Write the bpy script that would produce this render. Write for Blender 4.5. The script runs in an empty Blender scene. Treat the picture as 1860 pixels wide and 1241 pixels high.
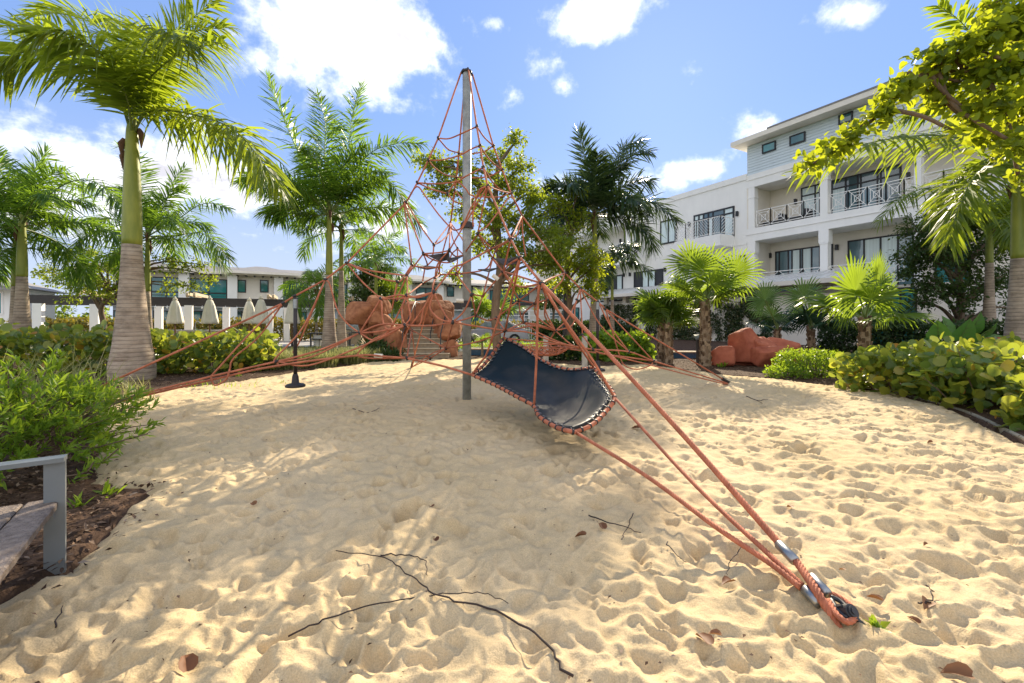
import bpy, math, random
import numpy as np
from mathutils import Vector, Matrix

random.seed(7)
RS = np.random.RandomState(11)
sc = bpy.context.scene
COL = sc.collection

# ------------------------------------------------------------------ camera, sky, sun, exposure
F, CX, HY, CAMH = 800.0, 930.0, 584.0, 1.35        # photograph pixels (1860 x 1241) to metres
cam_d = bpy.data.cameras.new('camera')
cam = bpy.data.objects.new('camera', cam_d)
COL.objects.link(cam)
cam.location = (0, 0, CAMH)
cam.rotation_euler = (math.pi / 2, 0, 0)
cam_d.sensor_width = 36.0
cam_d.lens = F / 1860 * 36.0
cam_d.shift_y = -(620.5 - HY) / 1860
cam_d.clip_start = 0.05
cam_d.clip_end = 4000
sc.camera = cam

SUN_AZ, SUN_EL = math.radians(17.6), math.radians(27.4)   # azimuth to the right of +Y
to_sun = Vector((math.sin(SUN_AZ) * math.cos(SUN_EL), math.cos(SUN_AZ) * math.cos(SUN_EL), math.sin(SUN_EL)))
sun_d = bpy.data.lights.new('sun', 'SUN')
sun_d.energy = 4.1
sun_d.angle = math.radians(0.55)
sun_d.color = (1.0, 0.86, 0.64)
sun = bpy.data.objects.new('sun', sun_d)
COL.objects.link(sun)
sun.rotation_euler = to_sun.to_track_quat('Z', 'Y').to_euler()

sc.view_settings.view_transform = 'Standard'
sc.view_settings.look = 'None'
sc.view_settings.gamma = 1.0
sc.view_settings.use_curve_mapping = False
sc.view_settings.exposure = 1.36
try:
    sc.cycles.use_denoising = True
    sc.cycles.max_bounces = 7
    sc.cycles.diffuse_bounces = 4
    sc.cycles.glossy_bounces = 3
    sc.cycles.transmission_bounces = 4
    sc.cycles.transparent_max_bounces = 6
    sc.cycles.caustics_reflective = False
    sc.cycles.caustics_refractive = False
except Exception:
    pass

def build_world():
    w = bpy.data.worlds.new('World')
    sc.world = w
    w.use_nodes = True
    nt = w.node_tree
    nt.nodes.clear()
    N, L = nt.nodes.new, nt.links.new
    out = N('ShaderNodeOutputWorld')
    bg = N('ShaderNodeBackground')
    bg.inputs['Strength'].default_value = 0.15
    sky = N('ShaderNodeTexSky')
    sky.sky_type = 'NISHITA'
    sky.sun_disc = False
    sky.sun_elevation = SUN_EL
    sky.sun_rotation = SUN_AZ
    sky.altitude = 0
    sky.air_density = 1.0
    sky.dust_density = 0.15
    sky.ozone_density = 3.0
    tc = N('ShaderNodeTexCoord')
    def math_(op, a, b=None, clamp=False):
        n = N('ShaderNodeMath'); n.operation = op; n.use_clamp = clamp
        for i, v in enumerate((a, b)):
            if v is None: continue
            if isinstance(v, (int, float)): n.inputs[i].default_value = v
            else: L(v, n.inputs[i])
        return n.outputs[0]
    def vmath(op, a, b):
        n = N('ShaderNodeVectorMath'); n.operation = op
        for i, v in enumerate((a, b)):
            if isinstance(v, tuple): n.inputs[i].default_value = v
            else: L(v, n.inputs[i])
        return n
    d = tc.outputs['Generated']
    # cloud banks by compass direction: (px, py, half width, half height in photo pixels, weight)
    banks = [(640, 70, 250, 130, 1.0), (760, 110, 150, 80, .6), (500, 40, 130, 70, .8), (1090, 30, 130, 60, .9), (330, 325, 330, 105, 1.0), (140, 385, 240, 80, .9),
             (1245, 312, 75, 36, .95), (1010, 345, 120, 40, .8), (700, 400, 130, 80, .6), (935, 180, 34, 26, .55), (1025, 155, 42, 34, .6),
             (985, 125, 70, 40, .5), (1540, 22, 80, 50, .55), (1375, 235, 90, 60, .6), (60, 216, 40, 16, .5), (900, 45, 34, 20, .4), (620, 420, 160, 60, .55), (1100, 330, 200, 45, .6), (420, 250, 200, 60, .5)]
    bias = None
    for (px, py, hw, hh, wt) in banks:
        v = Vector(((px - CX) / F, 1.0, (HY - py) / F)).normalized()
        k = v.y
        sx, sz = F / (hw * k), F / (hh * k)
        df = vmath('SUBTRACT', d, tuple(v))
        scl = vmath('MULTIPLY', df.outputs[0], (sx, sx, sz))
        ln = N('ShaderNodeVectorMath'); ln.operation = 'LENGTH'
        L(scl.outputs[0], ln.inputs[0])
        mr = N('ShaderNodeMapRange'); mr.interpolation_type = 'SMOOTHSTEP'
        L(ln.outputs['Value'], mr.inputs['Value'])
        mr.inputs['From Min'].default_value = 1.35
        mr.inputs['From Max'].default_value = 0.0
        mr.inputs['To Min'].default_value = 0
        mr.inputs['To Max'].default_value = wt
        bias = mr.outputs[0] if bias is None else math_('MAXIMUM', bias, mr.outputs[0])
    # cloud texture on a flat layer overhead
    sep = N('ShaderNodeSeparateXYZ'); L(d, sep.inputs[0])
    zz = math_('ADD', math_('MAXIMUM', sep.outputs['Z'], 0.0), 0.18)
    pl = N('ShaderNodeCombineXYZ')
    L(math_('DIVIDE', sep.outputs['X'], zz), pl.inputs[0])
    L(math_('DIVIDE', sep.outputs['Y'], zz), pl.inputs[1])
    n1 = N('ShaderNodeTexNoise'); n1.inputs['Scale'].default_value = 2.6; n1.inputs['Detail'].default_value = 9; n1.inputs['Roughness'].default_value = .6
    n1.inputs['Distortion'].default_value = .35
    L(pl.outputs[0], n1.inputs['Vector'])
    n3 = N('ShaderNodeTexNoise'); n3.inputs['Scale'].default_value = 13; n3.inputs['Detail'].default_value = 8; n3.inputs['Roughness'].default_value = .62
    L(d, n3.inputs['Vector'])
    nz = math_('ADD', math_('MULTIPLY', n1.outputs['Fac'], .45), math_('MULTIPLY', n3.outputs['Fac'], .55))
    # unseen cloud behind the camera, thickened to lift the fill on shaded walls
    back = N('ShaderNodeMapRange'); L(sep.outputs['Y'], back.inputs['Value'])
    back.inputs['From Min'].default_value = .3; back.inputs['From Max'].default_value = -.1
    back.inputs['To Min'].default_value = 0; back.inputs['To Max'].default_value = .75
    bias = math_('MAXIMUM', bias, back.outputs[0])
    m = math_('ADD', nz, math_('MULTIPLY', bias, .345))
    cm = N('ShaderNodeMapRange'); cm.interpolation_type = 'SMOOTHSTEP'
    L(m, cm.inputs['Value'])
    cm.inputs['From Min'].default_value = .61; cm.inputs['From Max'].default_value = .87
    # thickness shading of the clouds
    n2 = N('ShaderNodeTexNoise'); n2.inputs['Scale'].default_value = 3.2; n2.inputs['Detail'].default_value = 4
    L(d, n2.inputs['Vector'])
    thick = N('ShaderNodeMapRange'); L(math_('MULTIPLY', cm.outputs[0], n2.outputs['Fac']), thick.inputs['Value'])
    thick.inputs['From Min'].default_value = .34; thick.inputs['From Max'].default_value = .60
    cc = N('ShaderNodeMixRGB')
    L(thick.outputs[0], cc.inputs['Fac'])
    cc.inputs['Color1'].default_value = (5.6, 5.5, 5.35, 1)
    cc.inputs['Color2'].default_value = (2.35, 2.3, 2.5, 1)
    gm = N('ShaderNodeGamma'); gm.inputs['Gamma'].default_value = .32          # the photograph's sky is soft and even
    L(sky.outputs[0], gm.inputs['Color'])
    hz = N('ShaderNodeMixRGB'); hz.blend_type = 'MULTIPLY'; hz.inputs['Fac'].default_value = 1
    L(gm.outputs[0], hz.inputs['Color1'])
    hz.inputs['Color2'].default_value = (0.70, 0.96, 1.56, 1)
    # paler towards the horizon
    hf = N('ShaderNodeMapRange'); hf.interpolation_type = 'SMOOTHSTEP'
    L(sep.outputs['Z'], hf.inputs['Value'])
    hf.inputs['From Min'].default_value = .42; hf.inputs['From Max'].default_value = -.02
    hf.inputs['To Min'].default_value = 0; hf.inputs['To Max'].default_value = .8
    hp = N('ShaderNodeMixRGB'); L(hf.outputs[0], hp.inputs['Fac']); L(hz.outputs[0], hp.inputs['Color1'])
    hp.inputs['Color2'].default_value = (1.95, 2.15, 2.5, 1)
    hz = hp
    mix = N('ShaderNodeMixRGB')
    L(math_('MULTIPLY', cm.outputs[0], .96), mix.inputs['Fac'])
    L(hz.outputs[0], mix.inputs['Color1'])
    L(cc.outputs[0], mix.inputs['Color2'])
    L(mix.outputs[0], bg.inputs['Color'])
    L(bg.outputs[0], out.inputs['Surface'])
build_world()

# ------------------------------------------------------------------ helpers
def P(px, py, D):
    return Vector(((px - CX) / F * D, D, CAMH + (HY - py) / F * D))
def G(px, py, z=0.0):
    D = (CAMH - z) * F / (py - HY)
    return Vector(((px - CX) / F * D, D, z))
def V(*a): return Vector(a)

class MB:
    """collects shapes into one mesh"""
    def __init__(self): self.v = []; self.f = []; self.m = []
    def add(self, vs, fs, mi=0):
        o = len(self.v)
        self.v.extend([tuple(x) for x in vs])
        for f in fs:
            self.f.append(tuple(i + o for i in f)); self.m.append(mi)
    def box(self, c, size, mi=0, rot=None):
        hx, hy, hz = size[0] / 2, size[1] / 2, size[2] / 2
        vs = [Vector((x, y, z)) for x in (-hx, hx) for y in (-hy, hy) for z in (-hz, hz)]
        if rot is not None: vs = [rot @ v for v in vs]
        c = Vector(c)
        self.add([v + c for v in vs], [(0, 1, 3, 2), (4, 6, 7, 5), (0, 4, 5, 1), (2, 3, 7, 6), (0, 2, 6, 4), (1, 5, 7, 3)], mi)
    def bar(self, a, b, w, h, mi=0, up=Vector((0, 0, 1))):
        """box of section w x h from a to b"""
        a, b = Vector(a), Vector(b)
        t = (b - a); ln = t.length
        if ln < 1e-6: return
        t /= ln
        s = t.cross(up)
        if s.length < 1e-4: s = t.cross(Vector((1, 0, 0)))
        s.normalize(); u = s.cross(t)
        vs = []
        for p in (a, b):
            for x, y in ((-1, -1), (1, -1), (1, 1), (-1, 1)):
                vs.append(p + s * (x * w / 2) + u * (y * h / 2))
        self.add(vs, [(0, 1, 2, 3), (7, 6, 5, 4), (0, 4, 5, 1), (1, 5, 6, 2), (2, 6, 7, 3), (3, 7, 4, 0)], mi)
    def tube(self, pts, r, sides=8, mi=0, cap=True, lobes=0, twist=0.0, depth=.14):
        pts = [Vector(p) for p in pts]
        n = len(pts)
        if not hasattr(r, '__len__'): r = [r] * n
        t0 = (pts[1] - pts[0]).normalized()
        ref = Vector((0, 0, 1)) if abs(t0.z) < .9 else Vector((1, 0, 0))
        s = t0.cross(ref).normalized()
        vs, fs = [], []
        ang0 = 0
        for i in range(n):
            t = (pts[min(i + 1, n - 1)] - pts[max(i - 1, 0)])
            if t.length < 1e-9: t = t0.copy()
            t.normalize()
            s = (s - t * s.dot(t))
            if s.length < 1e-6: s = t.orthogonal()
            s.normalize(); u = t.cross(s)
            if i and twist: ang0 += twist * (pts[i] - pts[i - 1]).length
            for k in range(sides):
                a = 2 * math.pi * k / sides
                rr = r[i] * (1 + depth * math.cos(lobes * a)) if lobes else r[i]
                vs.append(pts[i] + s * (math.cos(a + ang0) * rr) + u * (math.sin(a + ang0) * rr))
        for i in range(n - 1):
            for k in range(sides):
                k2 = (k + 1) % sides
                fs.append((i * sides + k, i * sides + k2, (i + 1) * sides + k2, (i + 1) * sides + k))
        if cap:
            fs.append(tuple(range(sides))[::-1]); fs.append(tuple((n - 1) * sides + k for k in range(sides)))
        self.add(vs, fs, mi)
    def lathe(self, c, prof, sides=16, mi=0, wob=None):
        """prof: list of (r, z); closed ends where r is 0"""
        c = Vector(c); vs, fs = [], []
        for (r, z) in prof:
            for k in range(sides):
                a = 2 * math.pi * k / sides
                q = r * (wob(a, z) if wob else 1)
                vs.append((c.x + q * math.cos(a), c.y + q * math.sin(a), c.z + z))
        n = len(prof)
        for i in range(n - 1):
            for k in range(sides):
                k2 = (k + 1) % sides
                fs.append((i * sides + k, i * sides + k2, (i + 1) * sides + k2, (i + 1) * sides + k))
        fs.append(tuple(range(sides))[::-1]); fs.append(tuple((n - 1) * sides + k for k in range(sides)))
        self.add(vs, fs, mi)
    def arrays(self, vs, fs, mi=0):
        o = len(self.v)
        self.v.extend(map(tuple, vs.tolist()))
        self.f.extend([tuple(r) for r in (fs + o).tolist()])
        self.m.extend([mi] * len(fs))
    def mesh(self, name, mats, smooth=False):
        me = bpy.data.meshes.new(name)
        me.from_pydata(self.v, [], self.f)
        if not isinstance(mats, (list, tuple)): mats = [mats]
        for m in mats: me.materials.append(m)
        if len(mats) > 1: me.polygons.foreach_set('material_index', self.m)
        if smooth: me.polygons.foreach_set('use_smooth', [True] * len(self.f))
        me.update()
        return me
    def build(self, name, mats, parent=None, smooth=False):
        return link(name, self.mesh(name, mats, smooth), parent)

def link(name, me, parent=None):
    o = bpy.data.objects.new(name, me)
    COL.objects.link(o)
    if parent is not None: adopt(o, parent)
    return o
WLOC = {}
def adopt(o, parent):
    """parent o (which stands in world coordinates) to a thing or a part"""
    o.parent = parent
    base = parent
    while base.parent is not None: base = base.parent
    if base is parent and parent.type == 'EMPTY':
        o.matrix_parent_inverse = Matrix.Translation(-Vector(parent.location))
def tag(o, label, cat, group=None):
    o['label'] = label; o['category'] = cat
    if group: o['group'] = group
    return o
def thing(name, loc, label, cat, group=None):
    e = bpy.data.objects.new(name, None)
    e.empty_display_size = .2
    COL.objects.link(e)
    e.location = loc
    return tag(e, label, cat, group)
def structure(o): o['kind'] = 'structure'; return o
def stuff(o): o['kind'] = 'stuff'; return o

def copy_thing(o, loc, label, group=None):
    c = o.copy(); COL.objects.link(c); c.location = loc; c['label'] = label
    if group: c['group'] = group
    for ch in o.children:
        k = ch.copy(); COL.objects.link(k); k.parent = c; k.matrix_parent_inverse = ch.matrix_parent_inverse.copy()
        for g in ch.children:
            q = g.copy(); COL.objects.link(q); q.parent = k; q.matrix_parent_inverse = g.matrix_parent_inverse.copy()
    return c

def catmull(pts, n=6):
    pts = [Vector(p) for p in pts]
    if len(pts) < 3:
        return [pts[0].lerp(pts[-1], i / n) for i in range(n + 1)]
    out = []
    for i in range(len(pts) - 1):
        p0 = pts[i - 1] if i else pts[0] * 2 - pts[1]
        p1, p2 = pts[i], pts[i + 1]
        p3 = pts[i + 2] if i + 2 < len(pts) else pts[-1] * 2 - pts[-2]
        for k in range(n):
            t = k / n
            out.append(.5 * ((2 * p1) + (p2 - p0) * t + (2 * p0 - 5 * p1 + 4 * p2 - p3) * t * t + (3 * p1 - p0 - 3 * p2 + p3) * t ** 3))
    out.append(pts[-1])
    return out

# value / gradient noise in numpy
_perm = np.random.RandomState(3).permutation(512)
_perm = np.concatenate([_perm, _perm, _perm])
_ga = np.random.RandomState(4).rand(512) * 2 * np.pi
def perlin(x, y, seed=0):
    x = x + seed * 17.31; y = y - seed * 9.77
    xi = np.floor(x).astype(int); yi = np.floor(y).astype(int)
    xf = x - xi; yf = y - yi
    def g(ix, iy, dx, dy):
        h = _perm[(_perm[ix & 511] + iy) & 511]
        return np.cos(_ga[h]) * dx + np.sin(_ga[h]) * dy
    u = xf * xf * xf * (xf * (xf * 6 - 15) + 10); v = yf * yf * yf * (yf * (yf * 6 - 15) + 10)
    a = g(xi, yi, xf, yf); b = g(xi + 1, yi, xf - 1, yf); c = g(xi, yi + 1, xf, yf - 1); d = g(xi + 1, yi + 1, xf - 1, yf - 1)
    return (a + (b - a) * u) + ((c + (d - c) * u) - (a + (b - a) * u)) * v

# ------------------------------------------------------------------ materials
def new_mat(name):
    m = bpy.data.materials.new(name); m.use_nodes = True
    nt = m.node_tree
    return m, nt, nt.nodes['Principled BSDF'], nt.nodes['Material Output']
def rgba(c): return (c[0], c[1], c[2], 1)
def mat(name, c, rough=.6, var=.18, scale=6.0, bump=0.0, bscale=40.0, spec=.4, metal=0.0, c2=None, detail=5, stretch=None, coords='Object'):
    m, nt, bs, out = new_mat(name)
    N, L = nt.nodes.new, nt.links.new
    bs.inputs['Roughness'].default_value = rough
    bs.inputs['Metallic'].default_value = metal
    bs.inputs['Specular IOR Level'].default_value = spec
    tc = N('ShaderNodeTexCoord')
    src = tc.outputs[coords]
    if stretch:
        mp = N('ShaderNodeMapping'); mp.inputs['Scale'].default_value = stretch
        L(src, mp.inputs['Vector']); src = mp.outputs[0]
    if var or c2:
        nz = N('ShaderNodeTexNoise'); nz.inputs['Scale'].default_value = scale; nz.inputs['Detail'].default_value = detail
        nz.inputs['Roughness'].default_value = .6
        L(src, nz.inputs['Vector'])
        rp = N('ShaderNodeValToRGB')
        rp.color_ramp.elements[0].position = .3; rp.color_ramp.elements[1].position = .7
        if c2 is None: c2 = tuple(min(1, x * (1 + var)) for x in c); ca = tuple(x * (1 - var) for x in c)
        else: ca = c
        rp.color_ramp.elements[0].color = rgba(ca); rp.color_ramp.elements[1].color = rgba(c2)
        L(nz.outputs['Fac'], rp.inputs['Fac']); L(rp.outputs[0], bs.inputs['Base Color'])
    else:
        bs.inputs['Base Color'].default_value = rgba(c)
    if bump:
        nb = N('ShaderNodeTexNoise'); nb.inputs['Scale'].default_value = bscale; nb.inputs['Detail'].default_value = 6
        L(src, nb.inputs['Vector'])
        b = N('ShaderNodeBump'); b.inputs['Strength'].default_value = bump; b.inputs['Distance'].default_value = .02
        L(nb.outputs['Fac'], b.inputs['Height']); L(b.outputs[0], bs.inputs['Normal'])
    return m
def leaf_mat(name, cols, trans, tfac=.45, rough=.4, spec=.35):
    """leaf with a random tint for each leaf, letting light through"""
    m, nt, bs, out = new_mat(name)
    N, L = nt.nodes.new, nt.links.new
    geo = N('ShaderNodeNewGeometry'); oi = N('ShaderNodeObjectInfo')
    ad = N('ShaderNodeMath'); ad.operation = 'ADD'
    L(geo.outputs['Random Per Island'], ad.inputs[0]); L(oi.outputs['Random'], ad.inputs[1])
    fr = N('ShaderNodeMath'); fr.operation = 'FRACT'; L(ad.outputs[0], fr.inputs[0])
    rp = N('ShaderNodeValToRGB')
    els = rp.color_ramp.elements
    for i, (p, c) in enumerate(cols):
        e = els[i] if i < 2 else els.new(p)
        e.position = p; e.color = rgba(c)
    L(fr.outputs[0], rp.inputs['Fac'])
    L(rp.outputs[0], bs.inputs['Base Color'])
    bs.inputs['Roughness'].default_value = rough
    bs.inputs['Specular IOR Level'].default_value = spec
    tr = N('ShaderNodeBsdfTranslucent')
    mx = N('ShaderNodeMixRGB'); mx.blend_type = 'MIX'; mx.inputs['Fac'].default_value = .72
    L(rp.outputs[0], mx.inputs['Color1']); mx.inputs['Color2'].default_value = rgba(trans)
    L(mx.outputs[0], tr.inputs['Color'])
    ms = N('ShaderNodeMixShader'); ms.inputs['Fac'].default_value = tfac
    L(bs.outputs[0], ms.inputs[1]); L(tr.outputs[0], ms.inputs[2]); L(ms.outputs[0], out.inputs['Surface'])
    return m

M = {}
M['white'] = mat('white_render', (.80, .78, .73), .7, .05, 1.2, .05, 60, stretch=(1, 1, .35), detail=8)
M['cream'] = mat('cream_render', (.75, .69, .59), .75, .06, 1.2, .05, 60, stretch=(1, 1, .35), detail=8)
M['lowwall'] = mat('shaded_lower_render', (.50, .53, .60), .75, .04, 1.2)  # shade on the ground floor wall is put into this blue-grey
M['siding'] = mat('pale_blue_siding', (.58, .65, .68), .6, .04, 2)
M['black'] = mat('black_frame', (.018, .018, .02), .4, .1, 8)
M['dark'] = mat('dark_metal', (.03, .03, .033), .45, .2, 20)
M['beam'] = mat('dark_brown_beam', (.045, .038, .036), .6, .25, 6, stretch=(1, 1, 6))
M['roofgrey'] = mat('grey_roof', (.22, .21, .20), .7, .12, 3)
M['metalroof'] = mat('pale_metal_roof', (.62, .62, .60), .35, .05, 2, spec=.5)
M['rope'] = mat('orange_rope', (.46, .15, .076), .8, .32, 9, .35, 160)
M['ropedark'] = mat('rust_rope', (.36, .105, .055), .62, .22, 30, .35, 160)
M['steel'] = mat('galvanised_steel', (.30, .31, .285), .55, .34, 7, .06, 60, metal=.3, detail=8)
M['eyelet'] = mat('dull_steel', (.20, .20, .20), .5, .1, 20, metal=.6)
M['alu'] = mat('grey_ferrule', (.30, .31, .31), .38, .12, 20, metal=.9)
M['clamp'] = mat('black_clamp', (.03, .024, .022), .5, .2, 20)
M['concretepost'] = mat('weathered_post', (.40, .36, .30), .8, .2, 12, .3, 60, stretch=(1, 1, .3))
M['rock'] = mat('terracotta_rock', (.21, .078, .04), .9, .25, 4.0, 1.0, 13, spec=.15, c2=(.45, .20, .10), detail=10)
M['rockred'] = mat('red_rock', (.27, .068, .038), .85, .25, 3.0, .7, 11, spec=.2, c2=(.46, .145, .08), detail=10)
M['riser'] = mat('shaded_step_riser', (.30, .23, .15), .9, .2, 7, .3, 50)  # step stone darkened, shade below the treads put into the colour
M['stone'] = mat('sandstone_step', (.47, .38, .26), .85, .15, 5, .25, 50)
M['kerb'] = mat('pale_kerb', (.30, .265, .20), .85, .15, 8, .2, 60)
M['mulch'] = mat('mulch', (.045, .028, .018), .95, .4, 14, .9, 40, spec=.1, c2=(.12, .075, .05), detail=10)
M['chip'] = leaf_mat('bark_chip', [(0, (.03, .018, .012)), (.55, (.10, .06, .038)), (.85, (.20, .135, .09)), (1, (.34, .26, .19))], (.1, .05, .02), .02, .9, .1)
M['grass'] = mat('lawn', (.05, .085, .02), .9, .3, 3, .5, 60, c2=(.11, .15, .045))
M['paving'] = mat('pale_paving', (.42, .39, .35), .8, .1, 2, .1, 40)
M['bluetile'] = mat('blue_tile', (.03, .09, .16), .25, .3, 30)
M['canvas'] = mat('cream_canvas', (.76, .70, .57), .85, .06, 6, .15, 60)
M['wood'] = mat('teak', (.16, .08, .035), .6, .25, 12, stretch=(1, 1, .2))
M['greywood'] = mat('weathered_plank', (.12, .09, .07), .85, .3, 7, .7, 26, stretch=(3.2, 3.2, 3.2), c2=(.28, .225, .185), detail=10)
M['greymetal'] = mat('grey_painted_steel', (.17, .185, .19), .4, .06, 8, spec=.5)
M['lampglass'] = mat('lamp_lens', (.8, .8, .76), .2, .0)
M['carpaint'] = mat('silver_car_paint', (.42, .42, .47), .25, .03, 3, spec=.6, metal=.4)
M['cargreen'] = mat('green_panel', (.10, .17, .08), .5, .1, 4)
M['tyre'] = mat('tyre', (.02, .02, .02), .8, .1, 8)
M['bark'] = mat('brown_bark', (.10, .065, .04), .9, .3, 9, .6, 30, stretch=(1, 1, .3), c2=(.2, .14, .09))
M['twig'] = mat('dark_twig', (.035, .022, .018), .8, .2, 20)
M['deadleaf'] = leaf_mat('dead_leaf', [(0, (.10, .04, .02)), (.5, (.2, .09, .04)), (1, (.28, .16, .08))], (.3, .12, .03), .15, .6, .2)
M['fibre'] = mat('palm_fibre', (.17, .11, .065), .95, .4, 12, .8, 30, c2=(.34, .25, .16))
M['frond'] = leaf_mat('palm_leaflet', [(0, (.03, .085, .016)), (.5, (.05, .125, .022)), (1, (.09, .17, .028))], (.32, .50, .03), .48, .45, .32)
M['frondwarm'] = leaf_mat('sunlit_palm_leaflet', [(0, (.06, .11, .018)), (.5, (.09, .15, .022)), (1, (.14, .19, .03))], (.50, .60, .025), .54, .45, .32)  # palm leaflet copy with sunlight put into its colour
M['fronddark'] = leaf_mat('shaded_palm_leaflet', [(0, (.022, .055, .022)), (1, (.05, .09, .03))], (.11, .16, .03), .3, .35, .4)  # palm leaflet copy for backlit crowns, shade put into the colour
M['rachis'] = mat('palm_midrib', (.14, .19, .05), .5, .2, 10)
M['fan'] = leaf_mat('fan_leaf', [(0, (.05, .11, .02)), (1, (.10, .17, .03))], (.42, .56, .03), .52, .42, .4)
M['fandark'] = leaf_mat('shaded_fan_leaf', [(0, (.022, .06, .03)), (1, (.04, .09, .04))], (.08, .14, .03), .3, .35, .4)  # fan leaf copy for palms in shade, darkness put into the colour
M['seagrape'] = leaf_mat('sea_grape_leaf', [(0, (.05, .11, .035)), (.4, (.09, .17, .04)), (.7, (.20, .26, .045)), (.93, (.42, .36, .05)), (1, (.50, .17, .03))], (.50, .54, .04), .5, .32, .55)
M['elephant'] = leaf_mat('elephant_ear_leaf', [(0, (.05, .15, .035)), (1, (.10, .24, .05))], (.3, .5, .05), .45, .35, .45)
M['bush'] = leaf_mat('bright_bush_leaf', [(0, (.07, .15, .02)), (.5, (.11, .21, .028)), (1, (.17, .26, .04))], (.54, .70, .03), .5, .42, .35)
M['bushdark'] = leaf_mat('dark_hedge_leaf', [(0, (.018, .045, .012)), (1, (.045, .08, .02))], (.1, .15, .02), .25, .5, .3)
M['hedgeyel'] = leaf_mat('croton_hedge_leaf', [(0, (.04, .07, .02)), (.6, (.16, .15, .03)), (1, (.35, .22, .04))], (.4, .32, .03), .35, .5, .3)
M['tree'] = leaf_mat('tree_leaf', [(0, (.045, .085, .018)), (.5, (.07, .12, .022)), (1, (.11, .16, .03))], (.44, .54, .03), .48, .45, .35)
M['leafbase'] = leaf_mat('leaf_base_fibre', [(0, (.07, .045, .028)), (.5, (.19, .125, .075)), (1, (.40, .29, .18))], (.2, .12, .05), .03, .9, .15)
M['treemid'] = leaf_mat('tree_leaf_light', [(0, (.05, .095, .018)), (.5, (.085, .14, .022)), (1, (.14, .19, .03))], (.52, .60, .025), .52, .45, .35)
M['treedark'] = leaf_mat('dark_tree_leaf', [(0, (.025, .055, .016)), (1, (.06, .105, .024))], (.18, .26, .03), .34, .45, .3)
M['treewarm'] = leaf_mat('sunlit_tree_leaf', [(0, (.05, .10, .015)), (.5, (.10, .17, .02)), (1, (.17, .23, .025))], (.64, .68, .02), .58, .42, .35)  # brighter tree leaf copy, sunlight put into the colour
M['vine'] = leaf_mat('vine_leaf', [(0, (.02, .045, .014)), (.7, (.05, .075, .02)), (1, (.12, .10, .04))], (.12, .15, .03), .25, .5, .3)
M['blade'] = leaf_mat('grass_blade', [(0, (.08, .12, .03)), (.5, (.18, .20, .07)), (1, (.40, .37, .20))], (.45, .45, .15), .45, .5, .3)

def glass_mat(name, c, rough=.04):
    m, nt, bs, out = new_mat(name)
    N, L = nt.nodes.new, nt.links.new
    nz = N('ShaderNodeTexNoise'); nz.inputs['Scale'].default_value = .35
    tc = N('ShaderNodeTexCoord'); L(tc.outputs['Object'], nz.inputs['Vector'])
    rp = N('ShaderNodeValToRGB')
    rp.color_ramp.elements[0].color = rgba(tuple(x * .6 for x in c)); rp.color_ramp.elements[1].color = rgba(tuple(x * 1.4 for x in c))
    rp.color_ramp.elements[0].position = .35; rp.color_ramp.elements[1].position = .65
    L(nz.outputs['Fac'], rp.inputs['Fac']); L(rp.outputs[0], bs.inputs['Base Color'])
    bs.inputs['Roughness'].default_value = rough
    bs.inputs['Specular IOR Level'].default_value = .8
    bs.inputs['IOR'].default_value = 1.6
    return m
M['teal'] = glass_mat('teal_glass', (.02, .16, .16))
M['glass'] = glass_mat('dark_glass', (.10, .17, .19))
M['curtain'] = mat('curtain_behind_glass', (.60, .70, .68), .35, .16, 1.0, spec=.7, stretch=(9, 9, .02), coords='Object')

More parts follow.
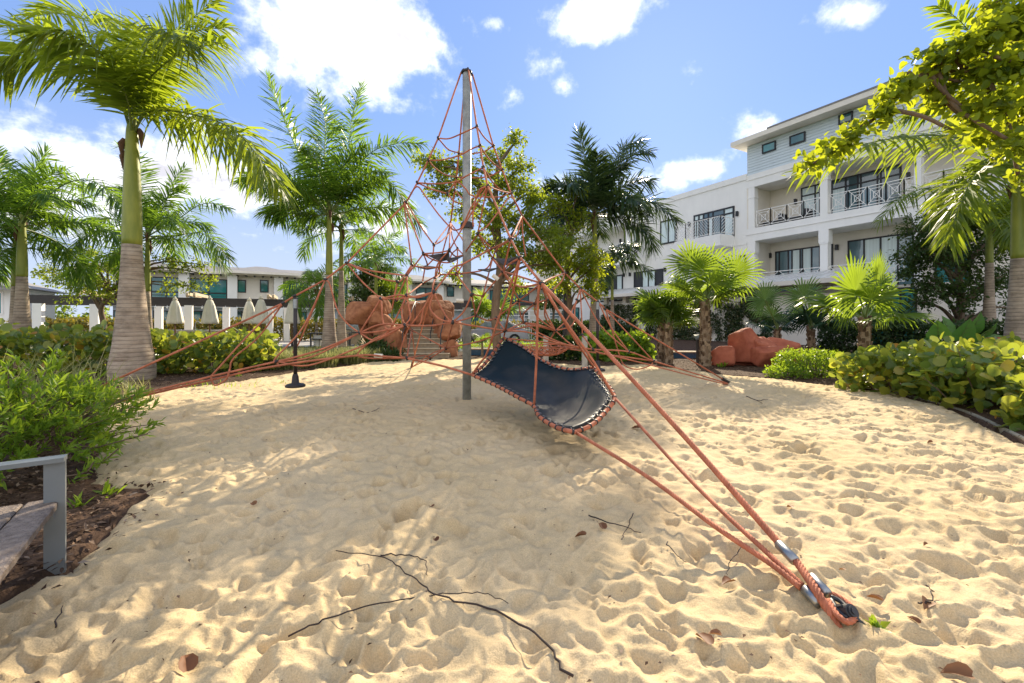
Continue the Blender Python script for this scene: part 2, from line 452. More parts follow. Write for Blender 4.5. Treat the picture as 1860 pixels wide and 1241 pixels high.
def palm_bark():
    m, nt, bs, out = new_mat('ringed_palm_bark')
    N, L = nt.nodes.new, nt.links.new
    tc = N('ShaderNodeTexCoord')
    mp = N('ShaderNodeMapping'); mp.inputs['Scale'].default_value = (1.0, 1.0, 5.5); L(tc.outputs['Object'], mp.inputs['Vector'])
    nz = N('ShaderNodeTexNoise'); nz.inputs['Scale'].default_value = 2.4; nz.inputs['Detail'].default_value = 9; nz.inputs['Roughness'].default_value = .7
    L(mp.outputs[0], nz.inputs['Vector'])
    rp = N('ShaderNodeValToRGB')
    for i, (p, c) in enumerate([(.26, (.16, .11, .075)), (.64, (.46, .37, .28)), (.45, (.36, .28, .205))]):
        e = rp.color_ramp.elements[i] if i < 2 else rp.color_ramp.elements.new(p)
        e.position = p; e.color = rgba(c)
    L(nz.outputs['Fac'], rp.inputs['Fac'])
    wv = N('ShaderNodeTexWave'); wv.bands_direction = 'Z'; wv.inputs['Scale'].default_value = 3.4; wv.inputs['Distortion'].default_value = 1.1
    wv.inputs['Detail'].default_value = 3; wv.inputs['Detail Scale'].default_value = 1.5
    L(tc.outputs['Object'], wv.inputs['Vector'])
    wr = N('ShaderNodeMapRange'); L(wv.outputs['Fac'], wr.inputs['Value']); wr.inputs['From Min'].default_value = .0; wr.inputs['From Max'].default_value = .22
    wr.inputs['To Min'].default_value = .5; wr.inputs['To Max'].default_value = 1
    mx = N('ShaderNodeMixRGB'); mx.blend_type = 'MULTIPLY'; mx.inputs['Fac'].default_value = .7
    L(rp.outputs[0], mx.inputs['Color1']); L(wr.outputs[0], mx.inputs['Color2']); L(mx.outputs[0], bs.inputs['Base Color'])
    st = N('ShaderNodeTexNoise'); st.inputs['Scale'].default_value = 2.2; st.inputs['Detail'].default_value = 7; st.inputs['Roughness'].default_value = .65
    L(tc.outputs['Object'], st.inputs['Vector'])
    sr = N('ShaderNodeMapRange'); L(st.outputs['Fac'], sr.inputs['Value']); sr.inputs['From Min'].default_value = .38; sr.inputs['From Max'].default_value = .56
    sr.inputs['To Min'].default_value = .62; sr.inputs['To Max'].default_value = 1.04
    m2 = N('ShaderNodeMixRGB'); m2.blend_type = 'MULTIPLY'; m2.inputs['Fac'].default_value = .8; L(mx.outputs[0], m2.inputs['Color1']); L(sr.outputs[0], m2.inputs['Color2'])
    L(m2.outputs[0], bs.inputs['Base Color'])
    bs.inputs['Roughness'].default_value = .85; bs.inputs['Specular IOR Level'].default_value = .2
    b = N('ShaderNodeBump'); b.inputs['Strength'].default_value = .55; b.inputs['Distance'].default_value = .03
    L(mx.outputs[0], b.inputs['Height']); L(b.outputs[0], bs.inputs['Normal'])
    return m
M['palmbark'] = palm_bark()
M['shaft'] = mat('green_crownshaft', (.17, .21, .03), .45, .3, 3, .1, 20, c2=(.32, .33, .05), stretch=(2, 2, .5), detail=7)
M['husk'] = mat('dry_husk', (.13, .07, .04), .9, .3, 8, .5, 20)

def sand_mat():
    m, nt, bs, out = new_mat('pale_sand')
    N, L = nt.nodes.new, nt.links.new
    tc = N('ShaderNodeTexCoord')
    n1 = N('ShaderNodeTexNoise'); n1.inputs['Scale'].default_value = .8; n1.inputs['Detail'].default_value = 6
    n2 = N('ShaderNodeTexNoise'); n2.inputs['Scale'].default_value = 160; n2.inputs['Detail'].default_value = 4
    n3 = N('ShaderNodeTexNoise'); n3.inputs['Scale'].default_value = 14; n3.inputs['Detail'].default_value = 8; n3.inputs['Roughness'].default_value = .7
    for n in (n1, n2, n3): L(tc.outputs['Object'], n.inputs['Vector'])
    r1 = N('ShaderNodeValToRGB')
    r1.color_ramp.elements[0].position = .3; r1.color_ramp.elements[1].position = .7
    r1.color_ramp.elements[0].color = (.535, .405, .225, 1); r1.color_ramp.elements[1].color = (.62, .48, .29, 1)
    L(n1.outputs['Fac'], r1.inputs['Fac'])
    r2 = N('ShaderNodeMapRange'); L(n2.outputs['Fac'], r2.inputs['Value']); r2.inputs['From Min'].default_value = .3; r2.inputs['From Max'].default_value = .7
    r2.inputs['To Min'].default_value = .80; r2.inputs['To Max'].default_value = 1.12
    r3 = N('ShaderNodeMapRange'); L(n3.outputs['Fac'], r3.inputs['Value']); r3.inputs['From Min'].default_value = .3; r3.inputs['From Max'].default_value = .7
    r3.inputs['To Min'].default_value = .9; r3.inputs['To Max'].default_value = 1.06
    a = N('ShaderNodeMixRGB'); a.blend_type = 'MULTIPLY'; a.inputs['Fac'].default_value = 1; L(r1.outputs[0], a.inputs['Color1']); L(r2.outputs[0], a.inputs['Color2'])
    b = N('ShaderNodeMixRGB'); b.blend_type = 'MULTIPLY'; b.inputs['Fac'].default_value = 1; L(a.outputs[0], b.inputs['Color1']); L(r3.outputs[0], b.inputs['Color2'])
    L(b.outputs[0], bs.inputs['Base Color'])
    bs.inputs['Roughness'].default_value = .95; bs.inputs['Specular IOR Level'].default_value = .12
    bp = N('ShaderNodeBump'); bp.inputs['Strength'].default_value = .35; bp.inputs['Distance'].default_value = .006; L(n2.outputs['Fac'], bp.inputs['Height'])
    bq = N('ShaderNodeBump'); bq.inputs['Strength'].default_value = .5; bq.inputs['Distance'].default_value = .03; L(n3.outputs['Fac'], bq.inputs['Height']); L(bp.outputs[0], bq.inputs['Normal'])
    L(bq.outputs[0], bs.inputs['Normal'])
    return m
M['sand'] = sand_mat()

def rubber_mat():
    m, nt, bs, out = new_mat('navy_rubber_sheet')
    N, L = nt.nodes.new, nt.links.new
    tc = N('ShaderNodeTexCoord')
    n1 = N('ShaderNodeTexNoise'); n1.inputs['Scale'].default_value = 2.2; n1.inputs['Detail'].default_value = 8; n1.inputs['Distortion'].default_value = .6
    L(tc.outputs['Object'], n1.inputs['Vector'])
    # sand dust, with sun sheen put into the colour, stronger in the low part
    sp = N('ShaderNodeSeparateXYZ'); L(tc.outputs['Object'], sp.inputs[0])
    lo = N('ShaderNodeMapRange'); L(sp.outputs['Z'], lo.inputs['Value']); lo.inputs['From Min'].default_value = .75; lo.inputs['From Max'].default_value = .25
    ad = N('ShaderNodeMath'); ad.operation = 'MULTIPLY_ADD'; L(lo.outputs[0], ad.inputs[0]); ad.inputs[1].default_value = .38; L(n1.outputs['Fac'], ad.inputs[2])
    rp = N('ShaderNodeValToRGB')
    rp.color_ramp.elements[0].position = .52; rp.color_ramp.elements[0].color = (.007, .017, .023, 1)
    rp.color_ramp.elements[1].position = .95; rp.color_ramp.elements[1].color = (.06, .057, .052, 1)
    L(ad.outputs[0], rp.inputs['Fac']); L(rp.outputs[0], bs.inputs['Base Color'])
    bs.inputs['Roughness'].default_value = .5; bs.inputs['Specular IOR Level'].default_value = .16
    return m
M['rubber'] = rubber_mat()
# ------------------------------------------------------------------ ground
def grid_sheet(name, x0, x1, y0, y1, nx, ny, zf, material, smooth=True):
    xs = np.linspace(x0, x1, nx); ys = np.linspace(y0, y1, ny)
    X, Y = np.meshgrid(xs, ys)
    return grid_mesh(name, X, Y, zf(X, Y), material, smooth)
def grid_mesh(name, X, Y, Z, material, smooth=True, keep=None):
    ny, nx = X.shape
    co = np.stack([X, Y, Z], -1).reshape(-1, 3).astype(np.float32)
    i = np.arange(ny * nx).reshape(ny, nx)
    q = np.stack([i[:-1, :-1], i[:-1, 1:], i[1:, 1:], i[1:, :-1]], -1).reshape(-1, 4)
    if keep is not None:
        k = keep.reshape(-1); q = q[k[q].any(1)]
        used = np.zeros(len(co), bool); used[q.ravel()] = True
        re = np.cumsum(used) - 1; co = co[used]; q = re[q]
    me = bpy.data.meshes.new(name)
    me.vertices.add(len(co)); me.vertices.foreach_set('co', co.ravel())
    me.loops.add(len(q) * 4); me.loops.foreach_set('vertex_index', q.ravel().astype(np.int32))
    me.polygons.add(len(q))
    me.polygons.foreach_set('loop_start', np.arange(0, len(q) * 4, 4, dtype=np.int32))
    me.polygons.foreach_set('loop_total', np.full(len(q), 4, np.int32))
    me.polygons.foreach_set('use_smooth', np.full(len(q), smooth))
    me.materials.append(material)
    me.update(calc_edges=True); me.validate()
    return link(name, me)

mb = MB(); mb.add([(-900, -300, -.12), (900, -300, -.12), (900, 1500, -.12), (-900, 1500, -.12)], [(0, 1, 2, 3)])
structure(mb.build('ground', M['grass']))

# outline of the sand play area, on the ground
SANDPX = [(0, 1062), (112, 1030), (262, 893), (150, 880), (170, 770), (180, 722), (330, 704), (480, 684), (640, 662), (725, 653), (820, 653), (880, 651), (1000, 659),
          (1075, 665), (1170, 662), (1260, 673), (1320, 681), (1400, 687), (1560, 705), (1620, 713), (1740, 745), (1860, 800)]
SAND = [(G(x, y).x, G(x, y).y) for x, y in SANDPX] + [(5.3, 3.6), (5.25, -4), (-2.4, -4), (-2.3, 1.0)]
def sand_sd(X, Y):
    """signed distance to the outline, positive inside"""
    pts = np.array(SAND); n = len(pts)
    d2 = np.full(X.shape, 1e9); ins = np.zeros(X.shape, bool)
    for i in range(n):
        ax, ay = pts[i]; bx, by = pts[(i + 1) % n]
        vx, vy = bx - ax, by - ay
        t = np.clip(((X - ax) * vx + (Y - ay) * vy) / (vx * vx + vy * vy), 0, 1)
        d2 = np.minimum(d2, (X - ax - t * vx) ** 2 + (Y - ay - t * vy) ** 2)
        c = (ay > Y) != (by > Y)
        with np.errstate(divide='ignore', invalid='ignore'):
            ins ^= c & (X < (bx - ax) * (Y - ay) / (by - ay + 1e-12) + ax)
    d = np.sqrt(d2)
    return np.where(ins, d, -d)

def sand_relief(X, Y):
    z = np.zeros_like(X)
    wx = X + .05 * perlin(X * 2.1, Y * 2.1, 21); wy = Y + .05 * perlin(X * 2.1, Y * 2.1, 22)
    for wl, am, sd in ((1.6, .026, 1), (.62, .017, 2), (.34, .022, 3), (.18, .021, 4), (.09, .0105, 5), (.045, .0044, 6), (.022, .0013, 7)):
        p = perlin(wx / wl, wy / wl, sd)
        if wl in (.62, .34, .18): p = .25 - np.abs(p) * 1.15 if sd != 3 else p         # soft trodden hollows between low crests
        z += am * p
    return z
def make_sand():
    Yr = .75 * (18.2 / .75) ** (np.arange(660) / 659.0)
    U = np.linspace(-1.42, 1.42, 800)
    X = U[None, :] * Yr[:, None]; Y = np.repeat(Yr[:, None], 800, 1)
    sd = sand_sd(X, Y)
    z = sand_relief(X, Y)
    WX = X + .055 * perlin(X * 4.3, Y * 4.3, 51) + .02 * perlin(X * 13, Y * 13, 53); WY = Y + .055 * perlin(X * 4.3, Y * 4.3, 52) + .02 * perlin(X * 13, Y * 13, 54)
    rng = np.random.RandomState(5)
    # footprints: oval hollows with a pushed-up rim
    for _ in range(9000):
        fy = .9 + 15.5 * rng.rand() ** 1.25; fx = (rng.rand() * 2.7 - 1.35) * fy
        ang = rng.rand() * np.pi; a = rng.uniform(.045, .075 + .07 * rng.rand()); b = a * rng.uniform(.38, .62); dp = a * rng.uniform(.14, .40)
        j0, j1 = np.searchsorted(Yr, [fy - .42, fy + .42])
        if j1 <= j0: continue
        k0 = max(0, int((min((fx - .42) / Yr[j0], (fx - .42) / Yr[j1 - 1]) + 1.42) / 2.84 * 799)); k1 = min(800, int((max((fx + .42) / Yr[j0], (fx + .42) / Yr[j1 - 1]) + 1.42) / 2.84 * 799) + 2)
        if k1 <= k0: continue
        dx = WX[j0:j1, k0:k1] - fx; dy = WY[j0:j1, k0:k1] - fy
        u = (dx * np.cos(ang) + dy * np.sin(ang)) / a; v = (-dx * np.sin(ang) + dy * np.cos(ang)) / b
        r2 = u * u + v * v
        z[j0:j1, k0:k1] += -dp * np.exp(-r2 ** 1.5 * .9) + dp * .45 * np.exp(-((np.sqrt(r2) - 1.5) / .42) ** 2) * (.6 + .4 * np.sign(u))
    # sand thins out to nothing at its edge
    e = sd + .10 * perlin(X * 1.7, Y * 1.7, 9) + .05 * perlin(X * 6, Y * 6, 10)
    k = np.clip((e + .12) / .30, 0, 1); k = k * k * (3 - 2 * k)
    z = z * k * (.56 + .44 * np.clip((Y - 1.6) / 3.2, 0, 1)) + (k - 1) * .13 + .01
    # hollow scuffed under the hanging sheet
    return structure(grid_mesh('sand', X, Y, z, M['sand'], True, keep=sd > -.5))
sand_o = make_sand()
structure(grid_sheet('sand_behind_camera', -2.38, 5.22, -4, .9, 120, 80, lambda X, Y: sand_relief(X, Y) - .03, M['sand']))

def bed_z(X, Y):
    sd = sand_sd(X, Y) + .10 * perlin(X * 1.7, Y * 1.7, 9)
    z = .012 + .03 * perlin(X * 1.3, Y * 1.3, 31) + .02 * perlin(X * 5, Y * 5, 32)
    return np.where(sd > .05, -.16, np.where(sd > -.1, z * .4 - .01, z))
structure(grid_sheet('mulch_bed', -17, 19, .8, 19.5, 330, 190, bed_z, M['mulch']))
mb = MB(); mb.add([(4.4, 19.3, -.05), (40, 19.3, -.05), (40, 60, -.05), (4.4, 60, -.05)], [(0, 1, 2, 3)])
structure(mb.build('planting_bed', M['mulch']))
# beyond the planting: paving to the left, drive and lawn to the right
mb = MB(); mb.add([(-60, 19.2, -.03), (-3.5, 19.2, -.03), (-3.5, 40, -.03), (-60, 36, -.03)], [(0, 1, 2, 3)])
structure(mb.build('terrace_paving', M['paving']))
mb = MB(); mb.add([(-3.2, 19.8, -.02), (4.2, 19.8, -.02), (4.3, 60, -.02), (-3.2, 60, -.02)], [(0, 1, 2, 3)])
structure(mb.build('drive', M['paving']))

# pale kerb along the right side of the sand
def kerb():
    pts = [Vector((x, y, 0)) for x, y in SAND[18:24]]
    pts = catmull([G(1560, 705)] + pts[1:4] + [Vector((5.62, 4.2, 0)), Vector((5.5, 2.5, 0))], 6)
    m = MB(); n = len(pts); q = []
    for i in range(n):
        t = (pts[min(i + 1, n - 1)] - pts[max(i - 1, 0)]).normalized(); s = Vector((-t.y, t.x, 0))
        q += [pts[i] + s * .02 + V(0, 0, -.15), pts[i] + s * .02 + V(0, 0, .012), pts[i] + s * .075 + V(0, 0, .012), pts[i] + s * .075 + V(0, 0, -.15)]
    m.add(q, [(4 * i + k, 4 * i + (k + 1) % 4, 4 * i + 4 + (k + 1) % 4, 4 * i + 4 + k) for i in range(n - 1) for k in range(4)])
    structure(m.build('kerb_strip', M['kerb']))
kerb()

# ------------------------------------------------------------------ buildings
class Frame:
    """plan axes of a building: s along its front, t into it, z up"""
    def __init__(self, q, e, i, k=1.0):
        self.q, self.e, self.i, self.k = Vector(q), Vector(e), Vector(i), k      # k: size of one drawing unit in metres
        self.z0 = 1.35 * (1 - k)
    def p(self, s, t, z): return self.q + self.e * (s * self.k) + self.i * (t * self.k) + Vector((0, 0, self.z0 + z * self.k))
    def s_at(self, px, t=0.0):
        k = (px - CX) / F
        t *= self.k
        qx, qy = self.q.x + self.i.x * t, self.q.y + self.i.y * t
        return (k * qy - qx) / (self.e.x - k * self.e.y) / self.k
    def z_at(self, py, s, t=0.0):
        return (CAMH + (HY - py) / F * self.p(s, t, 0).y - self.z0) / self.k
    def box(self, m, s0, s1, t0, t1, z0, z1, mi=0):
        vs = [self.p(s, t, z) for s in (s0, s1) for t in (t0, t1) for z in (z0, z1)]
        fs = [(0, 1, 3, 2), (4, 6, 7, 5), (0, 4, 5, 1), (2, 3, 7, 6), (0, 2, 6, 4), (1, 5, 7, 3)]
        if self.e.cross(self.i).z * (s1 - s0) * (t1 - t0) * (z1 - z0) < 0: fs = [f[::-1] for f in fs]
        m.add(vs, fs, mi)
    def window(self, parent, s0, s1, z0, z1, t, cols, rows=(), glass='glass', fw=.07, frame='black', kinds=None):
        """framed window: frame mesh with one child for each pane"""
        m = MB(); d = .06
        ss = [s0 + (s1 - s0) * c for c in cols]; zs = [z0 + (z1 - z0) * r for r in (0,) + tuple(rows) + (1,)]
        for s in ss: self.box(m, s - fw / 2, s + fw / 2, t - d, t + .04, z0, z1)
        for z in zs: self.box(m, s0 - fw / 2, s1 + fw / 2, t - d - .004, t + .036, z - fw / 2, z + fw / 2)
        w = m.build('window', M[frame], parent)
        n = 0
        for a, b in zip(ss[:-1], ss[1:]):
            for c, e in zip(zs[:-1], zs[1:]):
                g = MB(); self.box(g, a + fw / 2 - .01, b - fw / 2 + .01, t - .035, t - .015, c + fw / 2 - .01, e - fw / 2 + .01)
                gm = glass if kinds is None else kinds[n % len(kinds)]
                g.build('pane', M[gm], w); n += 1
        return w
    def lattice(self, m, a, b, z0, z1, style, w=.021):
        """white lattice balustrade panel between two plan points a=(s,t), b"""
        A, B = self.p(a[0], a[1], 0), self.p(b[0], b[1], 0)
        def pt(u, v): return A.lerp(B, u) + Vector((0, 0, (z0 + (z1 - z0) * v) * self.k))
        def br(p, q, ww=w): m.bar(p, q, ww * self.k, ww * self.k)
        for u in (0, 1): br(pt(u, 0), pt(u, 1), w * 1.8)
        for v in (.02, .98): br(pt(0, v), pt(1, v), w * 1.5)
        if style == 'square':
            for q in (.17, .34):
                br(pt(q, q), pt(1 - q, q)); br(pt(q, 1 - q), pt(1 - q, 1 - q)); br(pt(q, q), pt(q, 1 - q)); br(pt(1 - q, q), pt(1 - q, 1 - q))
            br(pt(0, 0), pt(1, 1)); br(pt(0, 1), pt(1, 0))
        else:
            ns = 5
            for k in range(1, ns):
                q = k / ns
                if style == 'up':
                    br(pt(0, q), pt(1 - q, 1)); br(pt(q, 0), pt(1, 1 - q))
                else:
                    br(pt(0, q), pt(q, 0)); br(pt(q, 1), pt(1, q))
            br(pt(0, 0), pt(1, 1)) if style == 'up' else br(pt(0, 1), pt(1, 0))

def wall_light(fr, parent, px, py, t):
    s = fr.s_at(px, t); z = fr.z_at(py, s, t)
    m = MB(); fr.box(m, s - .06, s + .06, t - .02, t, z - .1, z + .1)
    fr.box(m, s - .055, s + .055, t - .13, t - .02, z - .12, z + .12)
    fr.box(m, s - .06, s + .06, t - .15, t - .02, z + .12, z + .14)
    m.build('wall_light', M['black'], parent)

B = Frame((12.8 * 1.35, 24.0 * 1.35, 0), (.498, -.867, 0), (.867, .498, 0), 1.35)
def tall_block():
    r = thing('apartment_block', B.p(7, 4, 0), 'tall white apartment block with grey boarded top storey and deep balconies', 'building')
    S1 = 15.0
    zb0, zb1, zs0, zs1, zr = 5.67, 6.36, 8.58, 9.27, 10.86
    m = MB()
    B.box(m, 0, S1, 1.62, 9, -.1, zs0)                      # body behind the balconies
    B.box(m, 0, .34, .02, 1.6, zb1, zs0)                    # closed left cheek of the recess, upper
    B.box(m, .0, .34, .03, 1.6, 2.9, zb0)
    B.box(m, .34, S1, .5, 1.6, -.1, 2.9)
    m.build('wall', M['cream'], r)
    m = MB()
    B.box(m, 0, S1, 0, 9, zs0, zs1)
    m.build('frieze', M['white'], r)
    m = MB(); B.box(m, -.03, S1, -.035, .2, 8.98, 9.03); m.build('moulding', M['white'], r)
    m = MB(); B.box(m, 0, S1, 0, 1.6, zb0, zb1); m.build('balcony_slab', M['white'], r)
    m = MB(); B.box(m, -.03, S1, -.035, .2, 6.03, 6.07); m.build('moulding', M['white'], r)
    # top storey boarded in lapped boards
    m = MB(); B.box(m, .04, S1, .06, 9, zs1, zr + .02); m.build('top_storey', M['siding'], r)
    nb = 11; h = (zr - zs1) / nb; bm_ = MB()
    pts = [(0, -.0, 0), (0, .03, h)]
    vs = []
    for s in (0, S1):
        vs += [B.p(s, .005, 0), B.p(s, .05, 0), B.p(s, .05, h), B.p(s, .035, h)]
    bm_.add(vs, [(0, 4, 7, 3), (0, 1, 5, 4), (3, 7, 6, 2), (0, 3, 2, 1), (4, 5, 6, 7)])
    me = bm_.mesh('siding_board', M['siding'])
    for k in range(nb):
        o = link('siding_board', me); o.location = B.p(0, 0, zs1 + k * h) - B.p(0, 0, 0); adopt(o, r)
    # roof with a thin edge, overhanging to front and side
    m = MB()
    a, b_, c, d = B.p(-.5, -.7, 10.87), B.p(S1, -.7, 10.87), B.p(S1, 9, 10.87), B.p(-.5, 9, 10.87)
    up = Vector((0, 0, .24 * B.k))
    m.add([a, b_, c, d, a + up, b_ + up, c + up, d + up], [(0, 3, 2, 1), (0, 1, 5, 4), (1, 2, 6, 5), (2, 3, 7, 6), (3, 0, 4, 7), (4, 5, 6, 7)])
    rf = m.build('roof', M['cream'], r)
    m = MB()
    e = [B.p(1.6, -.62, 11.115), B.p(S1, -.62, 11.115), B.p(S1, 4, 12.6), B.p(3.5, 4, 12.6), B.p(1.6, 1, 11.115)]
    m.add(e, [(0, 1, 2, 3), (0, 3, 4)])
    B.box(m, 1.5, S1, -.72, -.6, 11.112, 11.19)
    m.build('roof_tiles', M['roofgrey'], rf)
    for (x0, x1, y0, y1) in ((1386, 1408.5, 268.5, 256.5), (1436, 1462, 253, 240), (1525, 1548, 214, 204), (1611, 1624, 198, 189), (1704, 1716, 164, 152)):
        s0, s1 = B.s_at(x0), B.s_at(x1)
        z1 = B.z_at(y0 - 4, s0); z0 = z1 - .42
        z1 = min(z1, 10.75)
        B.window(r, s0, s1, z0, z1, .0, (0, 1), (), 'teal', .06)
    # posts
    for px0, px1 in ((1359, 1370), (1489, 1503), (1660, 1673)):
        s0, s1 = B.s_at(px0), B.s_at(px1)
        m = MB(); B.box(m, max(s0, .0), s1, .012, .34, zb1, zs0); B.box(m, s0 - .03, s1 + .03, -.01, .36, 8.0, 8.06)
        m.build('post', M['white'], r)
        m = MB(); B.box(m, max(s0, .0), s1, .012, .34, 2.9, zb0); B.box(m, max(0, s0 - .03), s1 + .03, -.01, .36, 5.0, 5.07); B.box(m, max(0, s0 - .05), s1 + .05, -.02, .37, 5.07, zb0)
        m.build('post', M['white'], r)
    # balustrade, upper balcony
    z0, z1 = zb1 + .08, zb1 + .92
    for edges in ((1372, 1397.5, 1427, 1457.5, 1488.5), (1503.5, 1538, 1573, 1607, 1640, 1659.5), (1673.5, 1712, 1752, 1790)):
        for a, b_ in zip(edges[:-1], edges[1:]):
            m = MB(); B.lattice(m, (B.s_at(a), .12), (B.s_at(b_), .12), z0, z1, 'square'); m.build('balustrade_panel', M['white'], r)
    zl = 3.05
    for edges in ((1372, 1412, 1457, 1488.5), (1503.5, 1545, 1590, 1640)):
        for a, b_ in zip(edges[:-1], edges[1:]):
            m = MB(); B.lattice(m, (B.s_at(a), .12), (B.s_at(b_), .12), 3.0, 3.95, 'square'); m.build('balustrade_panel', M['white'], r)
    # windows on the recessed wall
    t = 1.62
    s0, s1 = B.s_at(1457, t), B.s_at(1490, t); zt = B.z_at(343, s0, t)
    B.window(r, s0, s1, 6.4, zt, t, (0, .75, 1), (.78,), 'curtain')
    s0, s1 = B.s_at(1501, t), B.s_at(1636, t)
    B.window(r, s0, s1, 6.4, zt, t, (0, .09, .29, .46, .5, .72, .76, 1), (.78,), 'curtain', kinds=['curtain', 'glass', 'curtain', 'glass', 'glass', 'glass', 'curtain', 'glass', 'glass', 'glass', 'curtain', 'glass', 'glass', 'glass'])
    s0, s1 = B.s_at(1410, t), B.s_at(1512, t); zt = B.z_at(458.5, s0, t)
    B.window(r, s0, s1, 2.95, zt, t, (0, .07, .24, .31, .46, .5, .66, .8, .9, 1), (), 'curtain', kinds=['glass', 'glass', 'glass', 'curtain', 'glass', 'curtain', 'glass', 'glass', 'curtain'])
    s0, s1 = B.s_at(1542, t), B.s_at(1660, t); zt = B.z_at(439, s0, t)
    B.window(r, s0, s1, 2.6, zt, t, (0, .26, .52, .78, 1), (), 'glass', kinds=['glass', 'curtain', 'curtain', 'glass'])
    s0, s1 = B.s_at(1700, t), B.s_at(1760, t)
    B.window(r, s0, s1, 2.6, zt, t, (0, .5, 1), (), 'teal')
    # ground floor glazing
    s0, s1 = B.s_at(1572, .5), B.s_at(1664, .5)
    B.window(r, s0, s1, .35, 2.75, .5, (0, .45, .72, 1), (), 'teal')
    for px, py in ((1446, 367),): wall_light(B, r, px, py, t)
    wall_light(B, r, 1400, 465, t); wall_light(B, r, 1521, 450, t); wall_light(B, r, 1651, 320, t)
    m = MB()
    for px in (1405, 1450):                                   # balcony loungers
        s = B.s_at(px, .8)
        B.box(m, s - .5, s + .5, .6, 1.2, 6.62, 6.7); B.box(m, s + .35, s + .5, .6, 1.2, 6.7, 7.0)
        for q in (-.42, .42): B.box(m, s + q - .03, s + q + .03, .62, .68, 6.36, 6.62); B.box(m, s + q - .03, s + q + .03, 1.12, 1.18, 6.36, 6.62)
    tag(m.build('balcony_chairs', M['dark']), 'dark low loungers behind the lattice balustrade of the upper left balcony', 'balcony chairs')
    return r
tall_block()

def middle_block():
    r = thing('apartment_wing', B.p(-8, 4, 0), 'lower white apartment wing with flat parapet between palms and tall block', 'building')
    zt = 9.39
    sE = B.s_at(1092)
    m = MB(); B.box(m, -14.2, -.002, .0, 8, -.1, zt - .32)
    m.build('wall', M['white'], r)
    m = MB(); B.box(m, -14.25, -.002, -.05, 8, zt - .32, zt); m.build('parapet', M['white'], r)
    m = MB(); B.box(m, -14.2, -.002, -.02, .2, 5.55, 5.62); m.build('moulding', M['white'], r)
    # window pair, door wall, lower windows
    s0, s1 = B.s_at(1201), B.s_at(1229); B.window(r, s0, s1, B.z_at(444, s0), B.z_at(404, s0), -.0, (0, .5, 1), (), 'curtain', .09)
    s0, s1 = B.s_at(1262), B.s_at(1333)
    B.window(r, s0, s1, 6.15, B.z_at(393, s0), -.0, (0, .13, .25, .38, .5, .78, 1), (.8,), 'glass', .09,
             kinds=['curtain', 'curtain', 'glass', 'curtain', 'glass', 'glass', 'curtain', 'glass', 'glass', 'glass', 'curtain', 'curtain'])
    s0, s1 = B.s_at(1344), B.s_at(1357.5); B.window(r, s0, s1 - .1, 2.9, B.z_at(466, s0), 0, (0, 1), (), 'curtain', .09)
    s0, s1 = B.s_at(1153), B.s_at(1204); B.window(r, s0, s1, 2.9, B.z_at(496, s0), 0, (0, .3, .52, .76, 1), (), 'glass', .1, kinds=['dark', 'curtain', 'curtain', 'dark'])
    s0, s1 = B.s_at(1092), B.s_at(1131); B.window(r, s0, s1, 2.9, B.z_at(505, s0), 0, (0, .3, .75, 1), (), 'glass', .1, kinds=['curtain', 'dark', 'curtain'])
    s0, s1 = B.s_at(1135), B.s_at(1157); B.window(r, s0, s1, 5.9, B.z_at(422, s0), 0, (0, .55, 1), (.55,), 'glass', .1, kinds=['dark', 'dark', 'dark', 'curtain'])
    for px, py in ((1253, 408), (1340, 389), (1128, 438), (1161, 431), (1134, 500), (1145, 499), (1209, 490.5)): wall_light(B, r, px, py, 0)
    # hanging balcony
    s0 = B.s_at(1225, -1.25); s1 = B.s_at(1308, -1.25)
    z0 = B.z_at(459, s0, -1.25); z1 = B.z_at(447, s0, -1.25) + .0
    zf = B.z_at(440, s0, -1.25)
    m = MB(); B.box(m, s0, s1, -1.25, -.0, z0, zf); bal = m.build('balcony', M['white'], r)
    zr = zf + .98; n = 4
    for k in range(n):
        m = MB(); B.lattice(m, (s0 + (s1 - s0) * k / n, -1.2), (s0 + (s1 - s0) * (k + 1) / n, -1.2), zf + .06, zr, 'up' if k % 2 else 'down'); m.build('balustrade_panel', M['white'], bal)
    m = MB(); B.lattice(m, (s1, -1.2), (s1, -.05), zf + .06, zr, 'up'); m.build('balustrade_panel', M['white'], bal)
    m = MB(); B.lattice(m, (s0, -1.2), (s0, -.05), zf + .06, zr, 'up'); m.build('balustrade_panel', M['white'], bal)
    # covered corner balcony
    sa, sb, t = B.s_at(1083, -1.5), B.s_at(1140, -1.5), -1.5
    zf = B.z_at(467, sb, t); zb = zf - .42
    zc = B.z_at(408, sb, t)
    m = MB(); B.box(m, sa - 3, sb + .2, t, -.0, zb, zf); bal = m.build('balcony', M['white'], r)
    m = MB(); B.box(m, sa - 3, sb + .5, t - .2, -.0, zc, zc + .38); m.build('balcony_roof', M['white'], r)
    m = MB(); B.box(m, sb - .2, sb + .16, t + .03, t + .4, zf, zc); m.build('post', M['white'], r)
    for a, b_ in ((sa - 2, sa - .9), (sa - .9, sa + .2), (sa + .2, sb - .2)):
        m = MB(); B.lattice(m, (a, t + .1), (b_, t + .1), zf + .06, zf + 1, 'up'); m.build('balustrade_panel', M['white'], bal)
    m = MB(); B.lattice(m, (sb + .15, t + .1), (sb + .15, -.05), zf + .06, zf + 1, 'up'); m.build('balustrade_panel', M['white'], bal)
    return r
middle_block()

